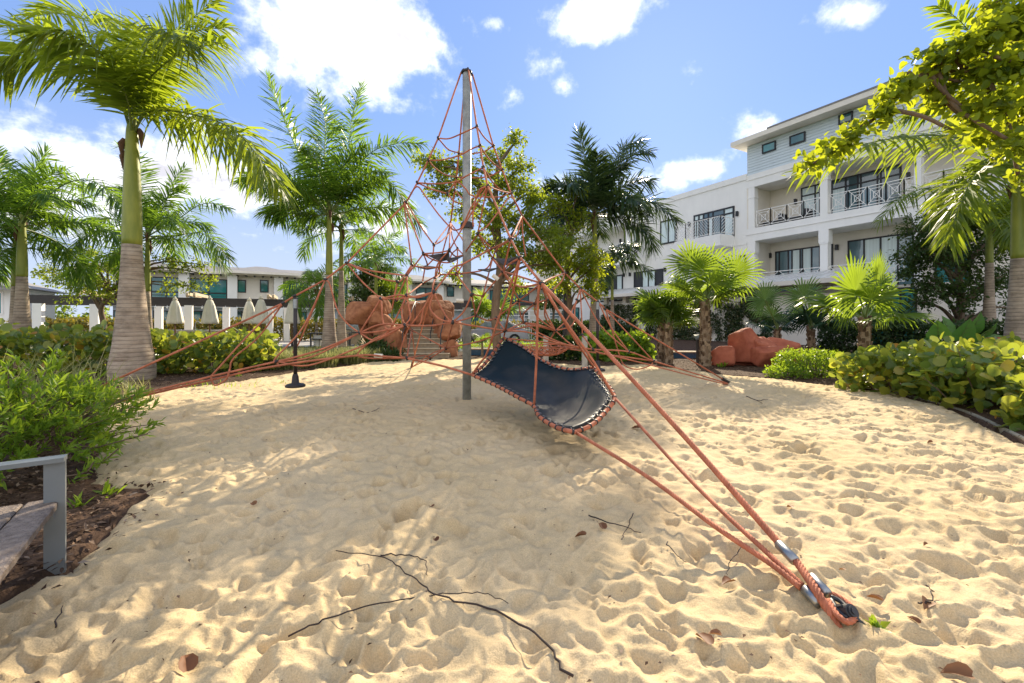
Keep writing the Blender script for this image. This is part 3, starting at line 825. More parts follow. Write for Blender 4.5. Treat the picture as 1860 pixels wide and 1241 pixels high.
def end_block():
    r = thing('apartment_end_wing', B.p(-18, 3, 0), 'far end wing of the white apartments behind the leafy trees', 'building')
    s0 = B.s_at(1034); s1 = -14.26
    z = B.z_at(432, s0)
    m = MB(); B.box(m, s0, s1, .3, 7, -.1, z); m.build('wall', M['white'], r)
    m = MB(); B.box(m, s0 - .4, s1, -.1, 7.3, z, z + .35); m.build('roof', M['cream'], r)
    sa, sb = B.s_at(1042, .3), B.s_at(1052, .3)
    B.window(r, sa, sb, .4, 2.5, .3, (0, 1), (), 'teal')
    # set-back part seen further left
    k0 = B.s_at(1000, 6); k1 = s0 - .45
    m = MB(); B.box(m, k0, k1, 4, 9, 3.2, B.z_at(436, k0, 4)); m.build('wall', M['cream'], r)
    m = MB(); B.box(m, k0 - .5, k1, 3.5, 9, B.z_at(436, k0, 4), B.z_at(424, k0, 4)); m.build('roof', M['cream'], r)
end_block()

def patio():
    """single storey in front: low metal roof over a cream garden wall"""
    r = thing('patio_roof', B.p(2, -1.5, 0), 'low pale metal roof with gutter over the patio wall', 'roof')
    s0, s1 = B.s_at(1045, -2.9), B.s_at(1562, -2.9)
    ze = 3.10; zt = 3.72
    m = MB()
    a, b_, c, d = B.p(s0, -2.9, ze), B.p(s1, -2.9, ze), B.p(s1 - 1.2, -.05, zt), B.p(s0, -.05, zt)
    dn = Vector((0, 0, -.07))
    m.add([a, b_, c, d, a + dn, b_ + dn, c + dn, d + dn], [(0, 1, 2, 3), (4, 7, 6, 5), (0, 4, 5, 1), (1, 5, 6, 2), (2, 6, 7, 3), (3, 7, 4, 0)])
    m.build('roof_sheet', M['metalroof'], r)
    n = int((s1 - s0) / .5)
    sm = MB(); sm.bar(B.p(0, -2.9, ze + .015) - B.p(0, 0, 0), B.p(0, -.1, zt + .01) - B.p(0, 0, 0), .035, .05)
    me = sm.mesh('seam', M['metalroof'])
    for k in range(n):
        s = s0 + .25 + k * .5
        if s > s1 - 1.3: break
        o = link('seam', me); o.location = B.p(s, 0, 0); adopt(o, r)
    m = MB(); B.box(m, s0, s1, -3.03, -2.9, ze - .17, ze + .02); m.build('gutter', M['cream'], r)
    m = MB(); B.box(m, s0 + .3, s1 - .3, -2.88, -.3, ze - .12, ze - .08); m.build('soffit', M['cream'], r)
    w = thing('patio_wall', B.p(2, -2.2, 0), 'cream garden wall with climbing vines under the metal roof', 'wall')
    a, b_ = B.s_at(1092, -2.2), B.s_at(1566, -2.2)
    m = MB(); B.box(m, a, b_, -2.2, -1.95, -.1, 2.55); m.build('wall', M['cream'], w)
    m = MB()
    for k in range(9):
        s = a + .4 + (b_ - a - .8) * k / 8
        B.box(m, s - .16, s + .16, -2.18, -1.97, 2.55, 2.98)
    m.build('wall_pier', M['cream'], w)
    for px in (1095, 1230, 1380, 1556):
        m = MB(); s = B.s_at(px, -2.2); B.box(m, s - .06, s + .06, -2.26, -2.2, 0, 2.55); m.build('pilaster', M['cream'], w)
    m = MB(); s = B.s_at(1531, -2.2); B.box(m, s - .12, s + .12, -2.55, -2.3, 0, 1.5); B.box(m, s + .2, s + .5, -2.5, -2.25, 0, 1.1)
    tag(m.build('utility_post', M['concretepost']), 'pale post beside dark utility box at the right end of patio wall', 'post')
patio()

# far street of two-storey town houses on the left
T = Frame((-28.7, 45.0, 0), (.867, .498, 0), (-.498, .867, 0))
def town_house():
    r = thing('town_house_row', T.p(10, 5, 0), 'two storey cream town house row with teal windows behind pergola', 'building')
    s0, s1 = T.s_at(205), T.s_at(1005)
    ze = 6.15
    m = MB(); T.box(m, s0, s1, 0, 9, 2.95, ze); m.build('upper_wall', M['cream'], r)
    m = MB(); T.box(m, s0, s1, .0, 9, -.1, 2.95); m.build('lower_wall', M['lowwall'], r)
    m = MB(); T.box(m, s0 - .1, s1, -.9, .2, 2.75, 3.05); m.build('floor_band', M['white'], r)
    # low hipped roof with bracketed eaves
    def hip(a, b, t0, t1, z, h, name='roof'):
        m = MB()
        k = min((b - a) * .42, 3.4)
        v = [T.p(a, t0, z), T.p(b, t0, z), T.p(b, t1, z), T.p(a, t1, z), T.p(a + k, (t0 + t1) / 2, z + h), T.p(b - k, (t0 + t1) / 2, z + h)]
        m.add(v, [(0, 1, 5, 4), (1, 2, 5), (2, 3, 4, 5), (3, 0, 4), (0, 3, 2, 1)])
        rf = m.build(name, M['roofgrey'], r)
        m = MB(); T.box(m, a, b, t0 - .02, t0 + .1, z - .22, z + .03); T.box(m, a, a + .1, t0 + .1, t1, z - .22, z + .03); m.build('fascia', M['cream'], rf)
        return rf
    hip(s0 - 1, s1, -1.3, 10, ze + .1, 1.1)
    for x in (475, 760, 690, 255):
        s = T.s_at(x); hip(s - 3.4, s + 3.4, -1.9, 6, ze + .22, .95)
    me = None
    bs_ = np.arange(s0, s1, .75)
    m = MB(); m.bar(T.p(0, -1.25, ze - .1) - T.q, T.p(0, 0, ze - .1) - T.q, .16, .2); me = m.mesh('eave_bracket', M['beam'])
    for s in bs_:
        o = link('eave_bracket', me); o.location = T.p(float(s), 0, 0); adopt(o, r)
    for px in (240, 334, 422, 506, 575, 640, 742, 800, 880):
        s = T.s_at(px, -.85); m = MB(); T.box(m, s - .42, s + .42, -.9, -.1, -.1, ze); m.build('pilaster', M['white'], r)
    for (x0, x1) in ((212, 232), (275, 328), (346, 412), (510, 559), (582, 632), (700, 732), (756, 790), (890, 960)):
        a, b_ = T.s_at(x0), T.s_at(x1)
        n = max(2, int(round((b_ - a) / 1.5)))
        w = T.window(r, a, b_, 3.15, 5.55, -.0, [k / n for k in range(n + 1)], (.42,), 'teal', .1)
        m = MB()
        for z in (3.5, 3.85, 4.2): T.box(m, a - .3, b_ + .3, -.62, -.58, z, z + .04)
        m.build('balcony_rail', M['dark'], w)
    for (x0, x1) in ((432, 446), (473, 487), (655, 664), (812, 824), (846, 858)):
        a, b_ = T.s_at(x0), T.s_at(x1); zc = T.z_at(518 if x0 < 500 else 528, a)
        T.window(r, a, b_, zc - .72, zc + .5, -.0, (0, 1), (), 'teal', .1)
    for (x0, x1) in ((207, 222), (279, 310), (350, 380), (384, 411), (431, 447), (465, 480), (510, 530), (540, 556), (578, 584), (700, 730), (760, 795), (850, 870)):
        a, b_ = T.s_at(x0), T.s_at(x1)
        T.window(r, a, b_, .3, 2.35, -.0, (0, .5, 1), (), 'teal', .1)
    # slender mast on the roof
    return r
town_house()
def left_house():
    fr = Frame(P(22, HY, 33).xy.to_3d(), (-.867, -.498, 0), (-.498, .867, 0))
    r = thing('white_house', fr.p(3, 3, 0), 'white house at the left edge with overhanging grey roof', 'building')
    m = MB(); fr.box(m, 0, 12, 0, 8, -.1, 3.9); m.build('wall', M['white'], r)
    m = MB()
    v = [fr.p(-.8, -1, 3.9), fr.p(12, -1, 3.9), fr.p(12, 9, 3.9), fr.p(-.8, 9, 3.9), fr.p(3, 4, 5.4), fr.p(12, 4, 5.4)]
    m.add(v, [(0, 1, 5, 4), (2, 3, 4, 5), (3, 0, 4), (0, 3, 2, 1)]); fr.box(m, -.8, 12, -1.05, -.95, 3.65, 3.95)
    m.build('roof', M['roofgrey'], r)
    fr.window(r, .5, 1.2, 1.9, 3.5, 0, (0, .5, 1), (), 'teal', .1, frame='white')
    fr.window(r, 1.6, 2.3, 1.9, 3.5, 0, (0, .5, 1), (), 'teal', .1, frame='white')
left_house()

def back_house():
    fr = Frame(P(1040, HY, 62).xy.to_3d(), (-1, 0, 0), (0, 1, 0))
    r = thing('far_house', fr.p(3, 3, 0), 'small far house with brown wall and white pergola beyond the white gate', 'building')
    m = MB(); fr.box(m, 0, 14, 0, 6, -.1, 3.6); m.build('wall', M['cream'], r)
    m = MB(); fr.box(m, -.4, 14.4, -.6, 6.5, 3.6, 3.95); m.build('roof', M['beam'], r)
    for k in range(5):
        m = MB(); fr.box(m, .5 + k * 2.8, .7 + k * 2.8, -1.6, -1.4, 0, 2.9); m.build('post', M['white'], r)
    for z in (.9, 1.5, 2.1, 2.8):
        m = MB(); fr.box(m, .3, 12, -1.62, -1.5, z, z + .1); m.build('rail', M['white'], r)
    fr.window(r, 1, 3.4, 1, 2.6, 0, (0, .33, .66, 1), (.5,), 'glass', .12, frame='white')
    fr.window(r, 6, 8.4, 1, 2.6, 0, (0, .33, .66, 1), (.5,), 'glass', .12, frame='white')
back_house()
# ------------------------------------------------------------------ pergola, terrace furniture, hard things on the left
def pergola():
    r = thing('pergola', P(340, HY, 24).xy.to_3d(), 'long dark beamed pergola on white posts across the terrace', 'pergola')
    # runs along the town houses
    A = P(40, 541, 22.5); Bp = P(880, 560, 33)
    d = (Bp - A); d.z = 0; L_ = d.length; d.normalize(); nrm = Vector((-d.y, d.x, 0))
    def at(px):
        k = (px - CX) / F
        t = (k * A.y - A.x) / (d.x - k * d.y)
        return A + d * t
    z0, z1 = 2.28, 2.72
    for off in (0, 2.6):
        m = MB(); p, q = at(30) + nrm * off, at(860) + nrm * off
        p.z = q.z = (z0 + z1) / 2; m.bar(p, q, .16, z1 - z0); m.build('beam', M['beam'], r)
    # cross rafters with scalloped pale ends
    me = None
    m = MB()
    prof = [(-.45, .02), (-.45, .17), (-.3, .2), (3.05, .2), (3.05, .02), (-.12, .02), (-.2, -.06), (-.3, -.09), (-.4, -.05)]
    for w in (-.06, .06):
        m.add([nrm * a + d * w + Vector((0, 0, b)) for a, b in prof], [tuple(range(9)) if w > 0 else tuple(range(9))[::-1]])
    n = 9; m.add([], [])
    m.f += [(i, (i + 1) % n, n + (i + 1) % n, n + i) for i in range(n)]; m.m += [0] * n
    me = m.mesh('rafter', M['stone'])
    for px in (148, 166, 343, 356, 488, 497, 620, 640, 720, 735, 800):
        o = link('rafter', me); p = at(px); o.location = (p.x, p.y, z1 + .09); adopt(o, r)
    for px in (70, 173, 343, 490, 640, 735, 810):
        p = at(px); m = MB(); m.box((p.x, p.y, z0 / 2), (.36, .36, z0), 0, Matrix.Rotation(math.atan2(d.y, d.x), 3, 'Z')); m.build('post', M['white'], r)
    for px in (397, 517, 262):
        p = at(px) + nrm * 2.6; m = MB(); m.box((p.x, p.y, z0 / 2), (.36, .36, z0), 0, Matrix.Rotation(math.atan2(d.y, d.x), 3, 'Z')); m.build('post', M['white'], r)
    # string lights under the beam
    for px in range(200, 640, 21):
        p = at(px) - nrm * .12; m = MB(); m.lathe((p.x, p.y, z0 - .16), [(0.02, 0.1), (.035, .06), (.05, .02), (.03, -.03), (0.004, -.05)], 8)
        m.bar((p.x, p.y, z0 - .06), (p.x, p.y, z0), .012, .012); m.build('light_bulb', M['lampglass'], r, True)
pergola()

def umbrella(px, ytop, ycan, D):
    b = P(px, HY, D); b.z = 0
    r = thing('closed_umbrella', b, '', 'umbrella')
    ztop, zc = P(px, ytop, D).z, P(px, ycan, D).z
    m = MB(); m.tube([b, b + V(0, 0, zc + .3)], .035, 8); m.build('pole', M['wood'], r)
    m = MB(); m.lathe(b, [(.32, 0), (.32, .06), (.06, .09), (.05, .3)], 14); m.build('base', M['dark'], r)
    h = ztop - zc
    prof = [(.03, ztop), (.13, ztop - .08 * h), (.22, ztop - .3 * h), (.28, ztop - .6 * h), (.34, ztop - .9 * h), (.345, zc), (.18, zc + .02)]
    m = MB(); m.lathe(b, prof[::-1], 40, 0, wob=lambda a, z: 1 + .10 * math.cos(8 * a) * min(1, (ztop - z) / h * 1.6) + .03 * math.sin(19 * a))
    m.build('canopy', M['canvas'], r, True)
    m = MB(); m.lathe(b, [(.10, ztop - .03), (.11, ztop + .02), (.04, ztop + .06), (.05, ztop + .1), (.01, ztop + .16)], 12); m.build('finial', M['canvas'], r, True)
    return r
g = 'closed cream umbrellas on the terrace'
u0 = umbrella(318, 544, 588, 22.5); u0['label'] = 'closed cream umbrella nearest the big grey palm trunk, left of the white posts'; u0['group'] = g
def cp(px, D, label):
    b = P(px, HY, D); b.z = 0
    return copy_thing(u0, b, label, g)
cp(381, 21.8, 'closed cream umbrella just left of a pale post with dark fitting')
cp(452.5, 23.4, 'closed cream umbrella, left one of the close pair under the dark beam')
cp(474, 21.4, 'closed cream umbrella, right and taller one of the close pair')
cp(530.5, 22.6, 'closed cream umbrella behind the black hanging disc swing')

def counter():
    p = P(330, HY, 23.3)
    r = thing('outdoor_counter', (p.x, p.y, 0), 'low pale outdoor kitchen counter with tap behind the sea grape hedge', 'counter')
    m = MB(); m.box((p.x, p.y, .42), (4.6, .7, .84)); m.build('cabinet', M['stone'], r)
    m = MB(); m.box((p.x, p.y, .87), (4.8, .8, .06)); m.build('worktop', M['paving'], r)
    q = P(355, HY, 23.2); m = MB(); m.tube(catmull([V(q.x, q.y, .9), V(q.x, q.y, 1.25), V(q.x + .12, q.y, 1.36), V(q.x + .25, q.y, 1.25)], 4), .022, 8); m.build('tap', M['alu'], r, True)
    p = P(215, HY, 23.6)
    r = thing('grill_counter', (p.x, p.y, 0), 'grey barbecue counter behind the big palm trunk', 'counter')
    m = MB(); m.box((p.x, p.y, .4), (3.0, .7, .8)); m.build('cabinet', M['greymetal'], r)
    m = MB(); m.box((p.x, p.y, .83), (3.1, .8, .06)); m.build('worktop', M['stone'], r)
    p = P(640, HY, 25); r = thing('barbecue_grill', (p.x, p.y, 0), 'steel barbecue grill with rounded lid behind the paired palm trunks', 'grill')
    m = MB(); m.box((p.x, p.y, .45), (1.2, .6, .8)); m.build('cabinet', M['stone'], r)
    m = MB()
    ang = np.linspace(0, np.pi, 9)
    for s in (-.6, .6): pass
    vs = [V(p.x + s, p.y - .28 * math.cos(a), .86 + .32 * math.sin(a)) for s in (-.6, .6) for a in ang]
    m.add(vs, [(i, i + 1, 9 + i + 1, 9 + i) for i in range(8)] + [tuple(range(9))[::-1], tuple(range(9, 18))]); m.build('lid', M['steel'], r)
    # dining tables and chairs, dark
    for k, (px, D, lb) in enumerate(((600, 23, 'dark terrace dining table right of the disc swing'), (425, 24, 'dark terrace dining table below the paired umbrellas'), (668, 24.5, 'dark terrace table behind the orange boulders'))):
        p = P(px, HY, D); r = thing('dining_table', (p.x, p.y, 0), lb, 'table', 'dark terrace tables')
        m = MB(); m.box((p.x, p.y, .74), (1.9, .9, .05)); m.build('tabletop', M['dark'], r)
        for sx in (-.85, .85):
            for sy in (-.38, .38): m = MB(); m.box((p.x + sx, p.y + sy, .36), (.06, .06, .72)); m.build('leg', M['dark'], r)
    names = ['far left', 'second', 'third', 'fourth', 'fifth']
    for k, (px, lb) in enumerate(((408, 'dark metal chair at the left end of the table below the umbrellas'), (447, 'dark metal chair at the right end of the table below the umbrellas'), (576, 'dark metal chair at the left end of the table beside the disc swing'), (627, 'dark metal chair at the right end of the table beside the disc swing'))):
        p = P(px, HY, 22.6 if k > 1 else 23.6); r = thing('garden_chair', (p.x, p.y, 0), lb, 'chair', 'dark terrace chairs')
        m = MB(); m.box((p.x, p.y, .44), (.46, .46, .04)); m.build('seat', M['dark'], r)
        m = MB(); m.tube(catmull([V(p.x - .22, p.y + .22, .44), V(p.x - .22, p.y + .26, .85), V(p.x, p.y + .27, .93), V(p.x + .22, p.y + .26, .85), V(p.x + .22, p.y + .22, .44)], 4), .018, 6)
        for q in (-.11, 0, .11): m.tube([V(p.x + q, p.y + .23, .44), V(p.x + q, p.y + .265, .9)], .01, 5)
        m.build('backrest', M['dark'], r)
        for sx in (-.2, .2):
            for sy in (-.2, .2): m = MB(); m.tube([V(p.x + sx, p.y + sy, 0), V(p.x + sx, p.y + sy, .44)], .016, 6); m.build('leg', M['dark'], r)
    # pale slatted crate on the grass by the palm
    p = G(579.5, 631); r = thing('slatted_box', (p.x, p.y, 0), 'small white slatted box on the grass left of the grey palm trunk', 'box')
    for z in np.arange(.1, .62, .1): m = MB(); m.box((p.x, p.y, z), (.42, .42, .07)); m.build('slat', M['white'], r)
    m = MB(); m.box((p.x, p.y, .32), (.36, .36, .6)); m.build('body', M['cream'], r)
counter()

def steps_and_rocks():
    """stone steps between orange boulders leading to a slide"""
    D0 = 15.9; x0, x1 = P(727, HY, D0).x, P(802, HY, D0).x
    r = thing('stone_steps', ((x0 + x1) / 2, D0 + .8, 0), 'pale stone steps with dark handrails between the orange boulders', 'steps')
    n, h, td = 7, .172, .30
    for k in range(n):
        wx = .06 if k else .28
        m = MB(); m.box(((x0 + x1) / 2 + (.12 if k == 0 else 0), D0 + k * td + (n - k) * td / 2, h * k + h / 2 - .004 * k), (x1 - x0 + wx, (n - k) * td, h - .012))
        m.build('step', M['riser'], r)
        m = MB(); m.box(((x0 + x1) / 2 + (.12 if k == 0 else 0), D0 + k * td + .10, h * (k + 1) + .012 - .004 * k), (x1 - x0 + wx + .03, .30, .03)); m.build('tread', M['stone'], r)
    m = MB(); zt = n * h
    m.box(((x0 + x1) / 2, D0 + n * td + .8, zt - .05), (x1 - x0, 1.6, .1)); m.build('landing', M['stone'], r)
    def rail(xa, ya, xb, yb):
        m = MB()
        a, b = V(xa, ya, .9), V(xb, yb, zt + .95)
        m.tube([a, b, b + V(0, .9, 0)], .022, 8)
        m.tube([V(xa, ya, 0), a], .02, 8); m.tube([V(xb, yb, zt), b], .02, 8); m.tube([b + V(0, .9, 0), V(xb, yb + .9, zt)], .02, 8)
        mid = (V(xa, ya, 0) + V(xb, yb, zt)) / 2; m.tube([mid, (a + b) / 2], .02, 8)
        m.build('handrail', M['dark'], r, True)
    rail(x0 + .05, D0 + .1, x0 + .05, D0 + 2.2); rail(x1 - .05, D0 + .1, x1 - .05, D0 + 2.2)
    rail(x0 + .62 * (x1 - x0), D0 + .9, x0 + .62 * (x1 - x0), D0 + 2.3)
    return r
steps_and_rocks()

def boulder(parent, c, rad, seed, material, flat=.35, name='boulder', cuts=14):
    """faceted, rounded rock: a sphere with random planes shaved off"""
    rng = np.random.RandomState(seed)
    n, mm = 56, 34
    th = np.linspace(0, 2 * np.pi, n, endpoint=False); ph = np.linspace(-np.pi / 2, np.pi / 2, mm)
    TH, PH = np.meshgrid(th, ph)
    d = np.stack([np.cos(PH) * np.cos(TH), np.cos(PH) * np.sin(TH), np.sin(PH)], -1)
    ry_ = Matrix.Rotation(rng.uniform(-.5, .5), 3, 'Z') @ Matrix.Rotation(rng.uniform(-.35, .35), 3, 'X')
    dr = d @ np.array(ry_)
    r = .93 / (np.abs(dr) ** 5).sum(-1) ** .2
    for _ in range(cuts):
        nn = rng.normal(size=3); nn /= np.linalg.norm(nn); h = rng.uniform(.72, .96)
        dot = d @ nn
        lim = np.where(dot > .05, h / np.maximum(dot, .05), 9)
        # soft minimum keeps the arrises rounded
        r = -np.log(np.exp(-r * 34) + np.exp(-lim * 34)) / 34
    r *= 1 + .03 * perlin(d[..., 0] * 4 + seed, d[..., 1] * 4 + d[..., 2] * 3, seed % 9) + .02 * perlin(d[..., 0] * 10 + seed, d[..., 2] * 10 + d[..., 1] * 8, 2)
    v = d * r[..., None] * np.array(rad) + np.array(c)
    i = np.arange(n * mm).reshape(mm, n)
    q = np.stack([i[:-1], np.roll(i, -1, 1)[:-1], np.roll(i, -1, 1)[1:], i[1:]], -1).reshape(-1, 4)
    m = MB(); m.arrays(v.reshape(-1, 3), q)
    o = m.build(name, M[material], parent, True)
    o.data.set_sharp_from_angle(angle=.42)
    return o

def rock_groups():
    r = thing('boulder_pile', P(690, 640, 16.3).xy.to_3d(), 'tall pile of orange artificial boulders left of the stone steps', 'boulders')
    D = 16.3
    for k, (px, py, rx, ry, dd) in enumerate(((655, 570, 27, 24, .1), (683, 556, 25, 21, .3), (693, 586, 25, 25, .35), (704, 614, 33, 25, .05), (704, 645, 24, 16, -.2), (668, 600, 16, 22, .8), (680, 632, 16, 26, .7), (722, 632, 18, 24, .1), (666, 650, 14, 14, .7))):
        c = P(px, py, D + dd); s = (D + dd) / F
        boulder(r, c, (rx * s * .96, min(rx, ry) * s * 1.1, ry * s * .96), 30 + k, 'rock', cuts=9)
    r = thing('slide_rock', P(800, 640, 16.8).xy.to_3d(), 'peaked orange artificial rock and boulders right of the stone steps', 'boulders')
    D = 17.0
    for k, (px, py, rx, ry, dd) in enumerate(((772, 580, 36, 42, 2.6), (785, 562, 20, 28, 2.3), (800, 566, 22, 22, .8), (801, 605, 16, 46, .5), (817, 602, 22, 21, .0), (815, 636, 17, 20, -.3), (806, 584, 18, 24, .4), (760, 594, 22, 24, 2.5))):
        c = P(px, py, D + dd); s = (D + dd) / F
        boulder(r, c, (rx * s, min(rx, ry) * s * 1.1, ry * s), 60 + k, 'rock', cuts=9)
    r = thing('red_boulder_group', P(1370, 660, 13.6).xy.to_3d(), 'low group of red boulders on the mulch right of the rough trunked fan palm', 'boulders')
    D = 13.4
    for k, (px, py, rx, ry, dd) in enumerate(((1312, 648, 20, 19, -.1), (1350, 630, 26, 34, .2), (1342, 650, 24, 18, .3), (1382, 636, 24, 24, .1), (1392, 648, 30, 20, -.3), (1420, 640, 26, 28, .1), (1405, 660, 26, 10, -.2), (1368, 655, 30, 14, .2))):
        c = P(px, py, D + dd); s = (D + dd) / F
        boulder(r, c, (rx * s * 1.06, min(rx, ry) * s * 1.2, ry * s * 1.08), 90 + k, 'rockred', cuts=9)
    r = thing('red_boulder', P(1818, 640, 12.5).xy.to_3d(), 'red boulder between the elephant ear plant and the thick palm trunk', 'boulder')
    c = P(1818, 628, 12.6); s = 12.6 / F
    boulder(r, c, (34 * s, .5, 20 * s), 120, 'rockred'); boulder(r, c + V(.5, .1, -.1), (30 * s, .45, 18 * s), 121, 'rockred')
rock_groups()

def bench():
    A = G(100, 1026); A.z = 0
    dl = Vector((.58, -.815, 0)); dp = Vector((-.815, -.58, 0))      # along the seat, across it
    r = thing('park_bench', A, 'weathered grey plank bench with flat steel arm at the left edge', 'bench')
    me = None
    zs = .335
    w = .075; top = .585
    for k, off in enumerate((0.0, 1.65)):
        m = MB(); o = A + dl * off
        m.bar(o + V(0, 0, -.05), o + V(0, 0, top - .012), .085, .03, 0, dl)
        m.bar(o + dp * .62 + V(0, 0, -.05), o + dp * .62 + V(0, 0, top - .012), .085, .03, 0, dl)
        m.bar(o - dp * .042 + V(0, 0, top), o + dp * .66 + V(0, 0, top), .085, .024)
        m.bar(o + V(0, 0, zs - .05), o + dp * .62 + V(0, 0, zs - .05), .06, .03)
        m.build('arm_frame', M['greymetal'], r)
    rng = np.random.RandomState(2)
    for k in range(4):
        c0 = A + dl * (-.055) + dp * (.055 + k * .148); c1 = A + dl * 1.72 + dp * (.055 + k * .148)
        m = MB(); n = 14
        vs, fs = [], []
        for i in range(n + 1):
            c = c0.lerp(c1, i / n)
            for (a, z) in ((-.066, -.02), (.066, -.02), (.069, .014), (.06, .02), (-.06, .02), (-.069, .014)):
                vs.append(c + dp * (a + rng.uniform(-.0015, .0015)) + V(0, 0, zs + z + rng.uniform(-.0015, .0015)))
        for i in range(n):
            for q in range(6): fs.append((i * 6 + q, i * 6 + (q + 1) % 6, (i + 1) * 6 + (q + 1) % 6, (i + 1) * 6 + q))
        fs += [tuple(range(6))[::-1], tuple(n * 6 + q for q in range(6))]
        m.add(vs, fs); m.build('seat_plank', M['greywood'], r)
bench()

def small_things():
    # path light by the fan palm
    p = G(1268, 664); r = thing('path_light', p, 'short dark path light with bright square head left of the fan palm trunk', 'lamp')
    m = MB(); m.box(p + V(0, 0, .42), (.09, .09, .84)); m.build('post', M['beam'], r)
    m = MB(); m.box(p + V(-.02, -.05, .87), (.2, .26, .07), 0, Matrix.Rotation(.35, 3, 'X')); m.build('lamp_head', M['greymetal'], r)
    # timber posts by the bowl net
    for px, py0, py1, lb in ((991.5, 611, 664, 'short pale post behind the rope bowl net'), (1062, 611, 668, 'short pale post right of the rope bowl net')):
        D = 1080 / (py1 - HY); b = P(px, HY, D); b.z = 0
        m = MB(); zt = P(px, py0, D).z
        m.lathe(b, [(.085, -.1), (.085, zt - .02), (.07, zt)], 10)
        tag(m.build('timber_post', M['concretepost'], None, False), lb, 'post', 'pale posts by the bowl net')
    # brown slatted post behind the dark palm
    p = P(1068, HY, 19); m = MB(); m.box((p.x - .55, p.y + 3, 1.6), (.35, .35, 3.2)); tag(m.build('square_post', M['beam']), 'dark square porch post left of the dark palm trunk', 'post')
    # white picket gate
    D = 27; x0, x1 = P(925, HY, D).x, P(965, HY, D).x
    r = thing('picket_gate', ((x0 + x1) / 2, D, 0), 'white picket gate behind the tree trunk', 'gate')
    for k in range(11):
        m = MB(); m.box((x0 + (x1 - x0) * k / 10, D, .55), (.05, .03, 1.5)); m.build('picket', M['white'], r)
    for z in (.2, 1.15): m = MB(); m.box(((x0 + x1) / 2, D + .035, z), (x1 - x0 + .1, .03, .07)); m.build('rail', M['white'], r)
    # parked car
    D = 26.0; c = P(893, HY, D); c.z = 0
    r = thing('parked_car', c, 'silver parked car seen through the net beyond the steps', 'car')
    prof = [(-2.1, .35), (-2.1, .72), (-1.75, .82), (-.95, .88), (-.35, 1.34), (1.0, 1.38), (1.75, .95), (2.1, .88), (2.15, .35)]
    m = MB(); n = len(prof)
    vs = []
    for y, k in ((-.82, 1), (-.88, 1), (.88, 1), (.82, 1)):
        for x, z in prof:
            cab = z > .9
            vs.append(c + V(x, y * (.82 if cab else 1), z))
    for s in range(3): m.f += [(s * n + i, s * n + (i + 1) % n, (s + 1) * n + (i + 1) % n, (s + 1) * n + i) for i in range(n)]
    m.v = [tuple(v) for v in vs]; m.f += [tuple(range(n))[::-1], tuple(3 * n + i for i in range(n))]; m.m = [0] * len(m.f)
    m.build('body', M['carpaint'], r)
    m = MB(); m.add([c + V(-.86, -.80, .94), c + V(-.36, -.76, 1.27), c + V(.95, -.76, 1.3), c + V(1.5, -.80, .97)], [(0, 1, 2, 3)]); m.build('side_window', M['glass'], r)
    for sx in (-1.35, 1.35):
        for sy in (-.82, .82):
            m = MB(); m.tube([c + V(sx, sy - .1, .32), c + V(sx, sy + .1, .32)], .32, 18); w = m.build('wheel', M['tyre'], r)
            m = MB(); m.tube([c + V(sx, sy - .12, .32), c + V(sx, sy + .12, .32)], .19, 12); m.build('rim', M['alu'], w)
    for sy in (-.6, .6): m = MB(); m.box(c + V(-2.1, sy, .68), (.06, .35, .12)); m.build('headlight', M['lampglass'], r)
    # tiled channel walls
    m = MB()
    a, b = G(815, 650), G(985, 650)
    for z, yy in ((.12, 0), ): m.bar(V(-1.9, 17.6, z), V(1.4, 17.2, z), .3, .24)
    structure(m.build('channel_wall', M['bluetile']))
    m = MB(); m.bar(V(-1.9, 17.6, .26), V(1.4, 17.2, .26), .36, .05); structure(m.build('channel_coping', M['stone']))
    a, b = G(1190, 655), G(1300, 655)
    m = MB(); m.bar(a + V(-.6, 1.0, .1), b + V(.2, .9, .1), .3, .22); structure(m.build('channel_wall', M['bluetile']))
    m = MB(); m.bar(a + V(-.6, 1.0, .235), b + V(.2, .9, .235), .36, .05); structure(m.build('channel_coping', M['stone']))
small_things()
# ------------------------------------------------------------------ plants
T_DIAMOND = (np.array([(0, 0, 0), (.27, .42, .07), (0, 1, -.05), (-.27, .42, .07)], float), np.array([(0, 1, 2), (0, 2, 3)]))
T_NARROW = (np.array([(0, 0, 0), (.11, .35, .03), (.09, .7, .02), (0, 1, -.06), (-.09, .7, .02), (-.11, .35, .03)], float), np.array([(0, 1, 2), (0, 2, 3), (0, 3, 4), (0, 4, 5)]))
_a = [(0, 0, 0), (.30, .07, .04), (.50, .38, .09), (.40, .78, .07), (.14, .98, .0), (0, 1, -.03), (-.14, .98, 0), (-.40, .78, .07), (-.50, .38, .09), (-.30, .07, .04), (0, .5, 0)]
T_ROUND = (np.array(_a, float), np.array([(10, 0, 1), (10, 1, 2), (10, 2, 3), (10, 3, 4), (10, 4, 5), (10, 5, 6), (10, 6, 7), (10, 7, 8), (10, 8, 9), (10, 9, 0)]))
_h = [(0, .08, 0), (.22, 0, .03), (.42, .14, .07), (.44, .4, .09), (.26, .78, .04), (0, 1.08, -.08), (-.26, .78, .04), (-.44, .4, .09), (-.42, .14, .07), (-.22, 0, .03), (0, .5, -.02)]
T_HEART = (np.array(_h, float), T_ROUND[1])

